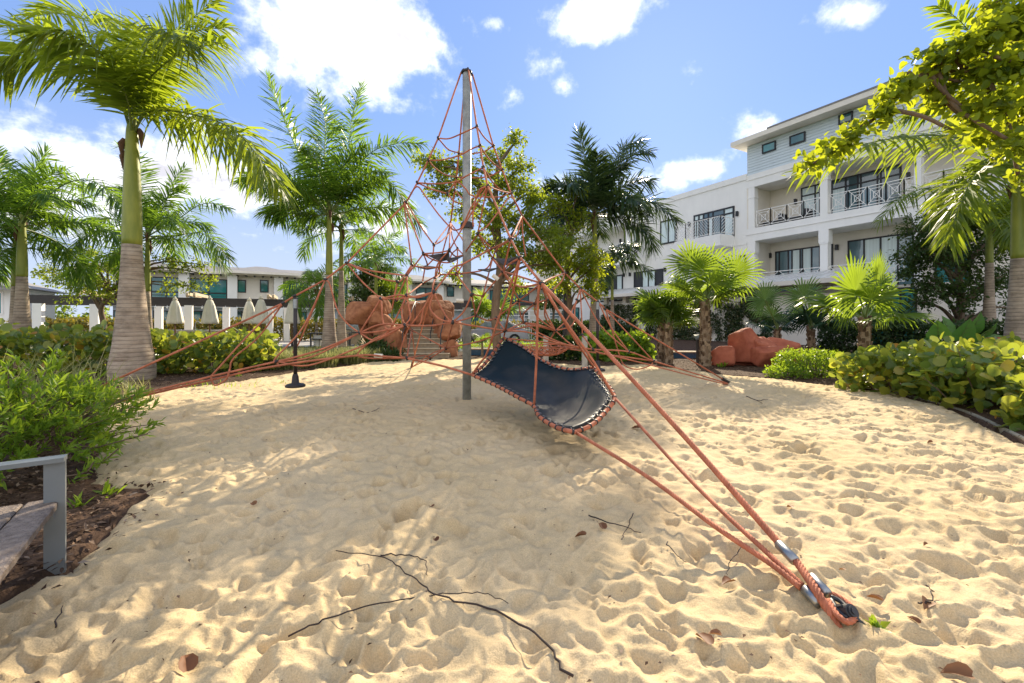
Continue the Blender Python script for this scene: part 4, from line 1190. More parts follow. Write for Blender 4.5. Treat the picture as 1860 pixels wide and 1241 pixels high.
def norm_(a): return a / np.maximum(np.linalg.norm(a, axis=-1, keepdims=True), 1e-9)
def leaf_basis(dirs, nrm):
    y = norm_(dirs); x = np.cross(y, nrm); bad = np.linalg.norm(x, axis=1) < 1e-3
    x[bad] = np.cross(y[bad], np.array([.3, .8, .5])); x = norm_(x); z = np.cross(x, y)
    return x, y, z
def leaf_cloud(pos, dirs, nrm, size, tpl):
    tv, tf = tpl; x, y, z = leaf_basis(dirs, nrm)
    v = pos[:, None] + size[:, None, None] * (tv[None, :, 0:1] * x[:, None] + tv[None, :, 1:2] * y[:, None] + tv[None, :, 2:3] * z[:, None])
    k = len(tv); f = tf[None] + (np.arange(len(pos)) * k)[:, None, None]
    return v.reshape(-1, 3), f.reshape(-1, 3)
def tri_mesh(name, v, f, material):
    me = bpy.data.meshes.new(name)
    me.vertices.add(len(v)); me.vertices.foreach_set('co', v.astype(np.float32).ravel())
    me.loops.add(len(f) * 3); me.loops.foreach_set('vertex_index', f.astype(np.int32).ravel())
    me.polygons.add(len(f)); me.polygons.foreach_set('loop_start', np.arange(0, len(f) * 3, 3, dtype=np.int32)); me.polygons.foreach_set('loop_total', np.full(len(f), 3, np.int32))
    me.polygons.foreach_set('use_smooth', np.ones(len(f), bool))
    me.materials.append(material); me.update(calc_edges=True)
    return me
_leafmesh = {}
def put_leaves(parent, pos, dirs, nrm, size, tpl, material, single=0, name='leaf', mass='foliage'):
    """nearest ones to the camera as leaves of their own, the rest as one mass of leaves"""
    order = np.argsort(np.linalg.norm(pos - np.array([0, 0, CAMH]), axis=1) - size * 6)
    s, r = order[:single], order[single:]
    if single:
        key = (id(tpl), material.name)
        if key not in _leafmesh: _leafmesh[key] = tri_mesh(name, tpl[0], tpl[1], material)
        x, y, z = leaf_basis(dirs[s], nrm[s])
        inv = Matrix.Translation(-Vector(parent.location))
        for i, j in enumerate(s):
            o = bpy.data.objects.new(name, _leafmesh[key]); COL.objects.link(o); o.parent = parent; o.matrix_parent_inverse = inv
            q = size[j]
            o.matrix_basis = Matrix(((x[i][0] * q, y[i][0] * q, z[i][0] * q, pos[j][0]), (x[i][1] * q, y[i][1] * q, z[i][1] * q, pos[j][1]), (x[i][2] * q, y[i][2] * q, z[i][2] * q, pos[j][2]), (0, 0, 0, 1)))
    if len(r):
        v, f = leaf_cloud(pos[r], dirs[r], nrm[r], size[r], tpl)
        return stuff(link(mass, tri_mesh(mass, v, f, material), parent))

def make_frond(parent, pts, L, n=95, droop=.5, width=.036, mats=('rachis', 'frond'), rng=None, base_bare=.16, spread=.55, r0=.03):
    """feather palm leaf: arched midrib carrying narrow drooping leaflets in several ranks"""
    rng = rng or RS
    c = catmull(pts, 7)
    C = np.array([tuple(p) for p in c]); seg = np.linalg.norm(np.diff(C, axis=0), axis=1); cum = np.concatenate([[0], np.cumsum(seg)]) / seg.sum()
    m = MB(); m.tube(c, [r0 * (1 - .88 * t) for t in cum], 6)
    t = np.repeat(np.linspace(base_bare, .995, n), 2) + rng.uniform(-.004, .004, 2 * n); side = np.tile([1, -1], n)
    t = np.clip(t, .02, 1)
    p = np.stack([np.interp(t, cum, C[:, k]) for k in range(3)], -1)
    p2 = np.stack([np.interp(np.clip(t + .03, 0, 1.0), cum, C[:, k]) for k in range(3)], -1); p1 = np.stack([np.interp(np.clip(t - .03, 0, 1), cum, C[:, k]) for k in range(3)], -1)
    Tn = norm_(p2 - p1)
    S = np.cross(Tn, np.array([0, 0, 1.0])); S = norm_(S + np.array([1e-4, 0, 0])); U = np.cross(S, Tn)
    al = np.radians(70 - 34 * t ** 2) + rng.normal(0, .10, 2 * n)
    be = rng.normal(.10, spread, 2 * n)
    d = np.cos(al)[:, None] * Tn + np.sin(al)[:, None] * (side[:, None] * np.cos(be)[:, None] * S + np.sin(be)[:, None] * U)
    q = np.clip((t - base_bare) / (1 - base_bare), 0, 1)
    ln = L * (.55 + .45 * np.sin(np.pi * np.clip(q * .85 + .12, 0, 1)) ** .8) * (1 - .25 * q ** 4) * rng.uniform(.82, 1.1, 2 * n)
    dr = droop * rng.uniform(.6, 1.4, 2 * n) * (1 - .8 * np.clip(Tn[:, 2], 0, 1))
    g = np.array([0, 0, -1.0])
    def at(s): return p + d * (ln * s)[:, None] + g[None] * (ln * dr * s * s)[:, None]
    wv = norm_(np.cross(d, Tn) * .25 + np.cross(d, np.cross(Tn, d)) * 1.0)
    W = width * rng.uniform(.8, 1.2, 2 * n)
    a, b, cc, e = p, at(.35), at(.72), at(1.0)
    def off(x, k): return x + wv * (W * k)[:, None], x - wv * (W * k)[:, None]
    v = np.stack([*off(a, .22), *off(b, .5), *off(cc, .36), e], 1)
    f = np.array([(0, 1, 3), (0, 3, 2), (2, 3, 5), (2, 5, 4), (4, 5, 6)])
    F_ = f[None] + (np.arange(2 * n) * 7)[:, None, None]
    m.arrays(v.reshape(-1, 3), F_.reshape(-1, 3), 1)
    return m.build('frond', [M[mats[0]], M[mats[1]]], parent)

def royal_palm(base, zc, za, r, label, hand=(), nf=0, fl=3.0, seed=0, mats=('rachis', 'frond'), L=.75, width=.036, n=80, droop=.5, lean=0.0, group=None, bulge=1.0, e_range=(78, -8), az0=0.0, bark='palmbark', shaftmat='shaft', curl=1.0, husk=True):
    """grey ringed trunk, smooth green crownshaft from zc to za, arching fronds"""
    rng = np.random.RandomState(seed + 100)
    base = Vector(base)
    th = thing('royal_palm', base, label, 'palm tree', group)
    m = MB()
    prof = [(.92, -.1), (1.0, .03), (1.04, .16), (1.02, .35)]
    zt = zc
    pr = [(r * k * (bulge if True else 1), z) for k, z in prof if z < zt * .5]
    for q in np.linspace(.25, 1, 9):
        z = zt * q
        if z > pr[-1][1] + .1: pr.append((r * bulge * (.44 + .60 * (1 - q) ** 1.35), z))
    m.lathe((base.x, base.y, base.z), pr, 28, 0, wob=lambda a, z: 1 + .012 * math.sin(3 * a + z) + .008 * math.sin(z * 41))
    m.build('trunk', M[bark], th, True)
    rt = pr[-1][0]
    m = MB(); h = za - zc
    m.lathe(base, [(rt * .97, zc - .02), (rt * 1.02, zc + .05 * h), (rt * .98, zc + .3 * h), (rt * .86, zc + .6 * h), (rt * .7, zc + .85 * h), (rt * .6, za), (rt * .4, za + .25)], 24, 0, wob=lambda a, z: 1 + .02 * math.sin(2 * a + z * 2))
    m.build('crownshaft', M[shaftmat], th, True)
    if husk:
        m = MB()
        for k in range(3):
            a = rng.rand() * 6.3; z = zc + h * (.82 + .1 * k)
            d = V(math.cos(a), math.sin(a), 0)
            m.tube([base + d * rt * .7 + V(0, 0, z), base + d * (rt * 1.05) + V(0, 0, z - .12), base + d * rt * 1.0 + V(0, 0, z - .12 - h * .12)], [.05, .07, .01], 6)
        m.build('husk', M['husk'], th)
    ap = base + V(0, 0, za)
    for hf in hand:
        pts = [ap + V(0, 0, -.1)] + [P(*q) for q in hf]
        if len(pts) == 2: pts.insert(1, pts[0].lerp(pts[1], .5) + V(0, 0, .5))
        make_frond(th, pts, L, n, droop, width, mats, rng)
    for k in range(nf):
        q = (k + .5) / nf
        az = az0 + k * 2.39996 + rng.normal(0, .12)
        el = math.radians(e_range[0] + (e_range[1] - e_range[0]) * q + rng.normal(0, 5))
        ln = fl * rng.uniform(.86, 1.08) * (1 - .18 * (1 - q)); pts = [ap + V(0, 0, -.05 - .2 * q)]; p = pts[0].copy(); e = el; ns = 7
        bend = math.radians(74 + 26 * q) * curl * rng.uniform(.85, 1.15)
        for s in range(ns):
            p = p + V(math.cos(az) * math.cos(e), math.sin(az) * math.cos(e), math.sin(e)) * (ln / ns); pts.append(p.copy()); e -= bend / ns * (.35 + 1.3 * s / ns)
        make_frond(th, pts, L, n, droop, width, mats, rng)
    # spear leaf
    m = MB(); m.tube([ap, ap + V(.05, .03, fl * .45)], [.035, .006], 6); m.build('spear', M[mats[0]], th)
    return th

def groundpt(px, D): p = P(px, HY, D); p.z = 0; return p

D = 10.2
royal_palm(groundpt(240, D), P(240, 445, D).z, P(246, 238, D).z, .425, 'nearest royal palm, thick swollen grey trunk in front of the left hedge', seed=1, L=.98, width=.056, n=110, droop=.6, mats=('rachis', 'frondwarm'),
    hand=[[(205, 160, 9.9), (120, 105, 9.5), (40, 95, 9.1), (-10, 120, 8.9)],
          [(215, 165, 10.3), (165, 110, 10.6), (90, 70, 10.9), (10, 45, 11.2)],
          [(232, 150, 10.6), (190, 60, 11), (120, 25, 11.4), (60, 30, 11.8)],
          [(228, 170, 9.6), (185, 100, 9.0), (120, 60, 8.4), (60, 62, 8.0)],
          [(262, 160, 10.3), (300, 105, 10.5), (350, 60, 10.7), (412, 50, 10.9)],
          [(258, 165, 9.8), (295, 120, 9.4), (345, 90, 9.0), (408, 78, 8.8)],
          [(266, 150, 10.6), (310, 70, 10.9), (365, 20, 11.1), (398, -15, 11.2)],
          [(270, 205, 10.0), (335, 205, 9.8), (430, 240, 9.6), (512, 345, 9.5)],
          [(268, 200, 10.5), (330, 210, 10.9), (420, 245, 11.3), (470, 310, 11.6)],
          [(238, 160, 10.9), (225, 90, 11.6), (215, 40, 12.2), (190, 40, 12.8)],
          [(252, 150, 9.7), (268, 80, 9.2), (290, 60, 8.8), (330, 70, 8.4)]], husk=True)
D = 14.0
royal_palm(groundpt(40, D), P(40, 503, D).z, P(40, 402, D).z, .30, 'royal palm with swollen grey trunk at the left edge, by the white post', seed=2, nf=13, fl=2.9, L=.85, width=.045, n=85, droop=.45,
    hand=[[(75, 365, 13.9), (130, 330, 13.8), (180, 335, 13.7), (232, 385, 13.6)], [(20, 350, 14), (0, 310, 14.1), (-15, 270, 14.2)], [(52, 350, 14.1), (62, 310, 14.3), (85, 275, 14.5)]])
royal_palm(groundpt(27, 15.5), P(27, 520, 15.5).z, P(29, 440, 15.5).z, .22, 'slimmer royal palm half hidden behind the left edge palm', seed=3, nf=11, fl=2.5, L=.62, width=.036, n=60, droop=.5)
D = 19.0
royal_palm(groundpt(268, D), P(268, 530, D).z, P(264, 425, D).z, .24, 'royal palm half hidden right behind the thick near trunk', seed=4, nf=10, fl=3.1, L=.95, width=.05, n=85, droop=.5,
    hand=[[(320, 400, 18.9), (370, 370, 18.8), (415, 378, 18.7)], [(310, 430, 18.8), (370, 425, 18.6), (415, 470, 18.4)], [(300, 370, 19), (315, 330, 19.2), (335, 305, 19.3)], [(225, 380, 19), (180, 345, 19), (110, 330, 19)],
          [(215, 460, 18.7), (160, 475, 18.4), (120, 500, 18.2)], [(255, 330, 19), (250, 290, 19.2), (215, 265, 19.4)]])
D = 18.5
royal_palm(groundpt(598, D), P(598, 500, D).z, P(600, 385, D).z, .31, 'tall royal palm with full crown left of the rope net', seed=5, nf=10, fl=3.9, L=1.15, width=.055, n=115, droop=.5, mats=('rachis', 'frond'), e_range=(80, 18),
    hand=[[(565, 325, 18.3), (525, 240, 18.1), (485, 140, 18)], [(560, 345, 18.6), (500, 320, 18.8), (440, 330, 19)], [(630, 290, 18.6), (640, 210, 18.8), (655, 155, 19)], [(660, 290, 18.2), (715, 262, 18), (768, 262, 17.8)],
          [(640, 350, 18.5), (700, 330, 18.4), (742, 375, 18.3)], [(560, 390, 18.2), (520, 372, 18), (486, 385, 17.9)], [(590, 290, 18.5), (590, 220, 18.7), (575, 170, 18.9)]])
D = 22.0
royal_palm(groundpt(620, D), P(620, 492, D).z, P(621, 410, D).z, .25, 'royal palm with brown husk close behind the tall left palm', seed=6, nf=10, fl=3.0, L=.72, width=.045, n=65, e_range=(70, -5),
    hand=[[(650, 385, 22), (690, 370, 21.9), (738, 410, 21.8)], [(590, 405, 22), (560, 385, 22), (540, 420, 22)]])
D = 29.0
royal_palm(groundpt(683, D), P(683, 545, D).z, P(684, 470, D).z, .25, 'small distant royal palm over the dark tree behind the boulders', seed=7, nf=14, fl=3.3, L=.8, width=.06, n=55, e_range=(75, -15))
D = 31.0
royal_palm(groundpt(712, D), P(712, 580, D).z, P(713, 530, D).z, .16, 'small thin palm above the boulder pile', seed=8, nf=11, fl=2.0, L=.7, width=.06, n=40, mats=('rachis', 'frondwarm'), e_range=(70, -15))
D = 24.0
royal_palm(groundpt(575, D), P(575, 585, D).z, P(575, 520, D).z, .13, 'short feathery palm behind the closed umbrella and disc swing', seed=18, nf=11, fl=2.2, L=.7, width=.05, n=50, e_range=(70, -25))
D = 19.0
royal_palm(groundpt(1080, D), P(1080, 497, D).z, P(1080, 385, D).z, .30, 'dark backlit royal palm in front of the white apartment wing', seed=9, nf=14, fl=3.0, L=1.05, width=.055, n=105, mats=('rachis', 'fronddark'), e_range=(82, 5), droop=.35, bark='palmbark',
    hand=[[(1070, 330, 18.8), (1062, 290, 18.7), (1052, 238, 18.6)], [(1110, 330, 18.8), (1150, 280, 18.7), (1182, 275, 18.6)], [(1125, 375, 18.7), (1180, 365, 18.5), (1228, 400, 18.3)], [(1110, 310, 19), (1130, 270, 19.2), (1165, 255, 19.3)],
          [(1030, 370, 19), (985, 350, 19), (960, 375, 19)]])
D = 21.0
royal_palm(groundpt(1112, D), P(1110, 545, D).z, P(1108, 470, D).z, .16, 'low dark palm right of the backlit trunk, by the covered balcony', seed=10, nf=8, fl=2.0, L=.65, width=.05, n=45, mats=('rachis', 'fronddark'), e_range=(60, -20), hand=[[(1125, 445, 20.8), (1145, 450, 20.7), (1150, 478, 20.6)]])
D = 11.0
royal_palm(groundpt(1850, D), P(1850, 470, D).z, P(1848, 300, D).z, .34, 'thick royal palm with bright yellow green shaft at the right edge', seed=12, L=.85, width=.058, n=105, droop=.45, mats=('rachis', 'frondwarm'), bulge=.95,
    hand=[[(1800, 268, 10.8), (1700, 246, 10.4), (1570, 262, 10.0), (1452, 312, 9.7)],
          [(1810, 235, 11.2), (1760, 200, 11.5), (1700, 190, 11.8), (1640, 215, 12)],
          [(1812, 300, 10.7), (1775, 315, 10.4), (1745, 370, 10.2), (1722, 440, 10.1)],
          [(1815, 285, 11.1), (1770, 300, 11.4), (1730, 330, 11.6), (1690, 390, 11.8)],
          [(1835, 215, 10.8), (1805, 120, 10.6), (1750, 45, 10.5), (1705, 10, 10.4)],
          [(1845, 200, 11.2), (1835, 110, 11.5), (1815, 40, 11.7)],
          [(1880, 240, 11), (1950, 200, 11), (2020, 230, 11)], [(1880, 290, 10.6), (1940, 310, 10.2), (2000, 380, 10)]])
D = 15.5
royal_palm(groundpt(1797, D), P(1797, 478, D).z, P(1793, 400, D).z, .27, 'royal palm with grey patchy trunk behind the elephant ear plant', seed=13, nf=8, fl=2.4, L=.75, width=.05, n=75, mats=('rachis', 'frondwarm'), e_range=(75, 0), bulge=.9,
    hand=[[(1770, 360, 15.4), (1715, 340, 15.2), (1650, 352, 15), (1598, 400, 14.9)], [(1775, 370, 15.2), (1745, 375, 14.9), (1720, 430, 14.7)], [(1815, 370, 15.6), (1830, 400, 15.6), (1830, 450, 15.6)]])

def fan_leaf(parent, hub, axis, nrm, R, nseg=34, mats=('rachis', 'fan'), rng=None, droop=.25, petiole=None, span=150, tint=None):
    rng = rng or RS
    axis = Vector(axis).normalized(); nrm = Vector(nrm); nrm = (nrm - axis * nrm.dot(axis)).normalized(); sd = axis.cross(nrm)
    m = MB()
    if petiole is not None: m.tube(catmull([petiole, Vector(petiole).lerp(hub, .55) + V(0, 0, .04), hub], 4), [.018] * 8 + [.011], 6)
    a0, a1 = math.radians(-span), math.radians(span)
    def dirn(a, lift=0): return axis * math.cos(a) + sd * math.sin(a) + nrm * lift
    st = (a1 - a0) / nseg
    for k in range(nseg):
        a = a0 + st * (k + .5)
        Rk = R * (1 - .28 * (abs(a) / a1) ** 2) * rng.uniform(.9, 1.05)
        half = st / 2 * .98
        dz = droop * rng.uniform(.5, 1.5)
        def q(r, da, lift, dr=0): return hub + dirn(a + da) * r + nrm * lift - V(0, 0, dr)
        bw = .44 + rng.uniform(-.04, .04)
        vs = [q(.01, -half, 0), q(.01, half, 0), q(Rk * bw, -half, -.015 * R, dz * .06 * R), q(Rk * bw, 0, .03 * R, dz * .06 * R), q(Rk * bw, half, -.015 * R, dz * .06 * R),
              q(Rk * .8, -half * .42, 0, dz * .25 * R), q(Rk * .8, half * .42, 0, dz * .25 * R), q(Rk, 0, 0, dz * .6 * R)]
        m.add(vs, [(0, 3, 2), (0, 1, 3), (1, 4, 3), (2, 3, 5), (3, 6, 5), (3, 4, 6), (5, 6, 7)], 1)
    return m.build('fan_leaf', [M[mats[0]], M[mats[1]]], parent)

def fan_palm(base, ztop, rt, label, leaves, seed=0, mats=('rachis', 'fan'), R=1.0, extra=10, group=None, fib=True):
    rng = np.random.RandomState(seed + 300); base = Vector(base)
    th = thing('fan_palm', base, label, 'palm tree', group)
    m = MB()
    m.lathe(base, [(rt * 1.15, -.1), (rt * 1.1, .1)] + [(rt * (1.05 - .25 * q), ztop * q) for q in (.2, .4, .6, .8, 1)], 16, 0, wob=lambda a, z: 1 + .06 * math.sin(5 * a + z * 9)); m.build('trunk', M['fibre'], th)
    if fib:   # old leaf bases
        nb = int(ztop / .055)
        tp = MB(); tp.bar(V(-.005, 0, 0), V(.03, 0, .12), .065, .016); me = tp.mesh('leaf_base', M['leafbase'])
        n_ = 0
        for k in range(nb * 5):
            if n_ > 290: break
            z = ztop * rng.rand(); a = rng.rand() * 6.283; rr = rt * (1.02 - .25 * z / ztop)
            o = link('leaf_base', me, th); n_ += 1
            o.matrix_basis = Matrix.Translation(base + V(math.cos(a) * rr, math.sin(a) * rr, z)) @ Matrix.Rotation(a, 4, 'Z') @ Matrix.Rotation(rng.normal(0, .2), 4, 'X') @ Matrix.Scale(rng.uniform(.7, 1.3), 4)
    top = base + V(0, 0, ztop)
    for (px, py, D, sc_, nx, ny, nz) in leaves:
        hub = P(px, py, D); ax = (hub - top).normalized()
        fan_leaf(th, hub, ax + V(0, 0, .15), V(nx, ny, nz), R * sc_, 36, mats, rng, .25, top)
    for k in range(extra):
        az = k * 2.39996 + rng.rand(); el = math.radians(rng.uniform(5, 72))
        d = V(math.cos(az) * math.cos(el), math.sin(az) * math.cos(el), math.sin(el)); hub = top + d * R * rng.uniform(.45, .75)
        up = V(0, 0, 1) * math.cos(el) - d * 0 + V(-d.x, -d.y, 0) * math.sin(el)
        fan_leaf(th, hub, d, up, R * rng.uniform(.75, 1.0), 32, mats, rng, .4, top)
    m = MB(); m.tube([top - V(0, 0, .1), top + V(0, 0, .3)], [rt * .75, rt * .3], 10); m.build('leaf_sheath', M['rachis'], th)
    return th
D = 10.0
fan_palm(groundpt(1571, D), P(1565, 582, D).z, .115, 'fan palm with one round sunlit leaf facing the sand, right of the bright shrub', [(1553, 530, 9.7, 1.0, .1, -1, .25), (1592, 515, 10.1, .85, .6, -.6, .5), (1602, 545, 10.2, .8, .7, -.3, .4)], 1, R=1.04, extra=5)
D = 13.2
fan_palm(groundpt(1281, D), P(1282, 548, D).z, .145, 'tallest rough trunked fan palm, left of the red boulders', [(1283, 497, 12.8, 1.0, 0, -1, .1), (1335, 497, 13.0, .85, .3, -1, .2), (1255, 480, 13.2, .8, -.5, -.5, .6)], 2, R=1.1, extra=9)
D = 14.3
fan_palm(groundpt(1202, D), P(1202, 580, D).z, .125, 'left trunk of the twin fan palms with rough bark by the round leaved hedge', [(1190, 560, 14, .9, -.3, -1, .3)], 3, R=.95, extra=8)
fan_palm(groundpt(1214, D - .35), P(1214, 590, D).z, .125, 'right trunk of the twin fan palms with rough bark', [(1222, 562, 13.8, .9, .3, -1, .5)], 4, R=.9, extra=6)
D = 15.6
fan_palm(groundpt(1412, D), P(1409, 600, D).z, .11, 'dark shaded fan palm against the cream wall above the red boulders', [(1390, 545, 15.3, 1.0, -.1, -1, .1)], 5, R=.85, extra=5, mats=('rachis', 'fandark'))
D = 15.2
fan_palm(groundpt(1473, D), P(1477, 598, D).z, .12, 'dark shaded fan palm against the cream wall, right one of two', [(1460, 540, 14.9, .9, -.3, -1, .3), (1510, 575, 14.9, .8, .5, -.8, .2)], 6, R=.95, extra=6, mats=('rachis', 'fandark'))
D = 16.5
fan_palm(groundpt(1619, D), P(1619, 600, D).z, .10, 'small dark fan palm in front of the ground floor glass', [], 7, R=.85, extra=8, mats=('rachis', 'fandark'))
D = 26
fan_palm(groundpt(892, D), P(892, 575, D).z, .10, 'bright green fan palm beyond the mast, near the parked car', [], 8, R=1.5, extra=10, fib=False)
D = 17
fan_palm(groundpt(876, D), .5, .05, 'tiny fan palm seedling in the mulch right behind the mast', [], 9, R=.4, extra=5, fib=False)

def tree(base, trunk, clumps, label, nleaf, lsize, material, seed=0, name='leafy_tree', tpl=T_DIAMOND, single=0, bark='bark', rtr=.12, limbs=True, hang=.0, cat='tree', lift=.12, rend=.45, near=False):
    """trunk through given points, a limb to each clump, twigs and leaves through the clumps' volume"""
    rng = np.random.RandomState(seed + 500); base = Vector(base)
    th = thing(name, base, label, cat)
    tp = catmull([base - V(0, 0, .1)] + [Vector(p) for p in trunk], 5)
    m = MB(); m.tube(tp, list(np.linspace(rtr, rtr * rend, len(tp))), 10); m.build('trunk', M[bark], th, True)
    tot = sum(c[3] ** 2 for c in clumps)
    PS, DS, NS, SS = [], [], [], []
    for (px, py, D, rad) in clumps:
        c = P(px, py, D); R_ = rad / F * D
        st = min(tp[len(tp) // 3:], key=lambda q: (q - c).length + .8 * abs(q.z - (c.z - R_ * 1.6)) + (3 if q.z > c.z + .2 and not near else 0)) if not near else min(tp[len(tp) // 3:], key=lambda q: (q - c).length)
        m = MB()
        if limbs:
            mid = st.lerp(c, .5) + V(rng.normal(0, .1), rng.normal(0, .1), lift * (c - st).length)
            lp = catmull([st, mid, c], 5); m.tube(lp, list(np.linspace(rtr * .42, .02, len(lp))), 6)
        nn = int(nleaf * rad ** 2 / tot); ntw = max(4, nn // 26)
        for k in range(ntw):
            d = rng.normal(size=3); d /= np.linalg.norm(d); d[2] = d[2] * .8
            rr = R_ * rng.uniform(.55, 1.12); e = np.array(c) + d * rr * np.array([1, 1, .85]); e[2] -= hang * rng.rand() * R_
            s = np.array(c) + d * R_ * .12
            if limbs: m.tube([Vector(s), Vector((s + e) / 2) + V(0, 0, .06 * R_), Vector(e)], [.012, .008, .004], 4, cap=False)
            k2 = nn // ntw + 1
            t = rng.beta(2.2, 1.1, k2)
            p = s[None] + (e - s)[None] * t[:, None] + rng.normal(0, .5, (k2, 3)) * lsize * 1.7
            PS.append(p); dd = d[None] * .6 + rng.normal(0, .7, (k2, 3)); dd[:, 2] -= .35 + hang; DS.append(dd)
            nm = rng.normal(0, .55, (k2, 3)); nm[:, 2] += .8; NS.append(nm); SS.append(lsize * rng.uniform(.65, 1.3, k2))
        if limbs: m.build('limb', M[bark], th, True)
    put_leaves(th, np.concatenate(PS), np.concatenate(DS), np.concatenate(NS), np.concatenate(SS), tpl, M[material], single, mass='crown')
    return th

D = 16
tree(groundpt(905, D), [P(900, 560, D), P(908, 490, D), P(905, 430, D + .2), P(900, 360, D), P(905, 300, D)],
     [(790, 300, 15.6, 34), (830, 300, 16.2, 40), (800, 345, 15.4, 36), (860, 335, 16, 44), (845, 380, 16.5, 34), (900, 290, 16.6, 36), (940, 255, 16, 26), (945, 300, 15.7, 34), (925, 340, 16, 44), (965, 350, 15.6, 34),
      (900, 390, 15.4, 46), (950, 400, 16.2, 46), (880, 440, 16.4, 40), (930, 450, 15.4, 44), (985, 420, 16, 40), (970, 470, 16.4, 40), (1000, 480, 15.8, 36), (820, 500, 16.2, 24), (930, 520, 16.5, 28), (765, 292, 15.8, 16), (1010, 450, 15.4, 34)],
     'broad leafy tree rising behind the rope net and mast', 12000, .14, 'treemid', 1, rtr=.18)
D = 17.5
tree(groundpt(1035, D), [P(1035, 560, D), P(1030, 480, D), P(1040, 420, D)],
     [(1010, 375, 17.2, 30), (1050, 400, 17.6, 34), (1025, 430, 17, 36), (1065, 450, 17.5, 28), (1000, 470, 17, 34), (1040, 480, 17.5, 34), (1075, 490, 17, 28), (1020, 515, 17, 24), (1060, 520, 17.4, 28), (1090, 470, 16.8, 22), (1050, 350, 17.6, 18), (1085, 530, 16.9, 18)],
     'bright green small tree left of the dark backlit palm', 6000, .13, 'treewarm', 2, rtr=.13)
D = 20
tree(groundpt(187, D), [P(188, 590, D), P(184, 560, D), P(200, 530, D)],
     [(110, 462, 20, 30), (150, 455, 20.4, 30), (120, 500, 19.6, 40), (165, 490, 20, 44), (205, 475, 20.4, 40), (190, 520, 19.6, 40), (150, 525, 20.2, 34), (240, 510, 20, 34), (90, 490, 20.3, 22), (300, 470, 19, 24), (330, 490, 18.8, 22), (345, 520, 18.8, 20), (370, 480, 18.8, 20), (385, 500, 18.8, 16), (312, 520, 18.9, 20)],
     'spreading leafy tree above the pergola at left', 4800, .14, 'treemid', 3, rtr=.15, hang=.25)
D = 16.5
tree(groundpt(1735, D), [P(1738, 600, D), P(1745, 550, D), P(1740, 480, D)],
     [(1670, 420, 16.2, 40), (1710, 400, 16.6, 40), (1760, 410, 16.4, 44), (1660, 460, 16, 36), (1700, 470, 15.8, 50), (1750, 470, 16.5, 50), (1800, 450, 16.8, 44), (1690, 520, 16, 40), (1740, 540, 16, 44), (1780, 520, 16.6, 40), (1650, 500, 16.2, 24), (1830, 500, 17, 40), (1840, 430, 17.2, 40), (1670, 550, 16.3, 26), (1770, 570, 16.8, 26), (1845, 560, 17.2, 30)],
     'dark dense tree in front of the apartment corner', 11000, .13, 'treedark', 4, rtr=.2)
D = 30
tree(groundpt(660, D), [P(660, 560, D), P(662, 520, D)], [(650, 500, 30, 24), (680, 505, 30, 26), (665, 530, 29.6, 28), (645, 535, 30, 20), (690, 540, 30, 22), (670, 480, 30.4, 18), (705, 490, 30, 18)],
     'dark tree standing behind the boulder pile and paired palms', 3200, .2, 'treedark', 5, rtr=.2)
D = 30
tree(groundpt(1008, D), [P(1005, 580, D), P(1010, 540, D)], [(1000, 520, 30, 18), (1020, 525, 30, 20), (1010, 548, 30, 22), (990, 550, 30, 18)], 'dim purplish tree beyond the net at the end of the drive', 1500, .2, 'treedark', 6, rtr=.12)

# overhanging tree in the near right corner
tree(V(8.6, 6.2, 0), [V(8.3, 6.1, 2.4), P(1960, 60, 5.7), P(1850, 60, 5.55), P(1780, 82, 5.55), P(1700, 122, 5.65), P(1640, 162, 5.75), P(1580, 222, 5.85), P(1520, 268, 5.9), P(1472, 300, 5.9)],
     [(1472, 298, 5.9, 18), (1500, 278, 5.9, 20), (1530, 256, 5.9, 22), (1560, 232, 5.85, 22), (1590, 205, 5.8, 24), (1622, 172, 5.75, 26), (1655, 140, 5.7, 26), (1700, 108, 5.6, 30), (1745, 85, 5.5, 30), (1790, 62, 5.4, 32), (1840, 40, 5.4, 38),
      (1745, 150, 5.6, 26), (1795, 130, 5.4, 32), (1850, 115, 5.2, 36), (1760, 205, 5.5, 26), (1815, 190, 5.3, 32), (1855, 200, 5.6, 32), (1722, 190, 5.7, 18), (1800, 250, 5.5, 24), (1845, 262, 5.2, 26), (1690, 170, 5.8, 16), (1900, 60, 5.3, 40), (1900, 170, 5.3, 40), (1800, 10, 5.6, 26), (1850, 322, 5.5, 16), (1735, 240, 5.4, 14)],
     'overhanging branches with big sunlit leaves in the near right top corner', 3300, .092, 'treewarm', 7, tpl=T_HEART, single=300, rtr=.075, name='overhanging_tree', lift=.03, rend=.12, near=True)

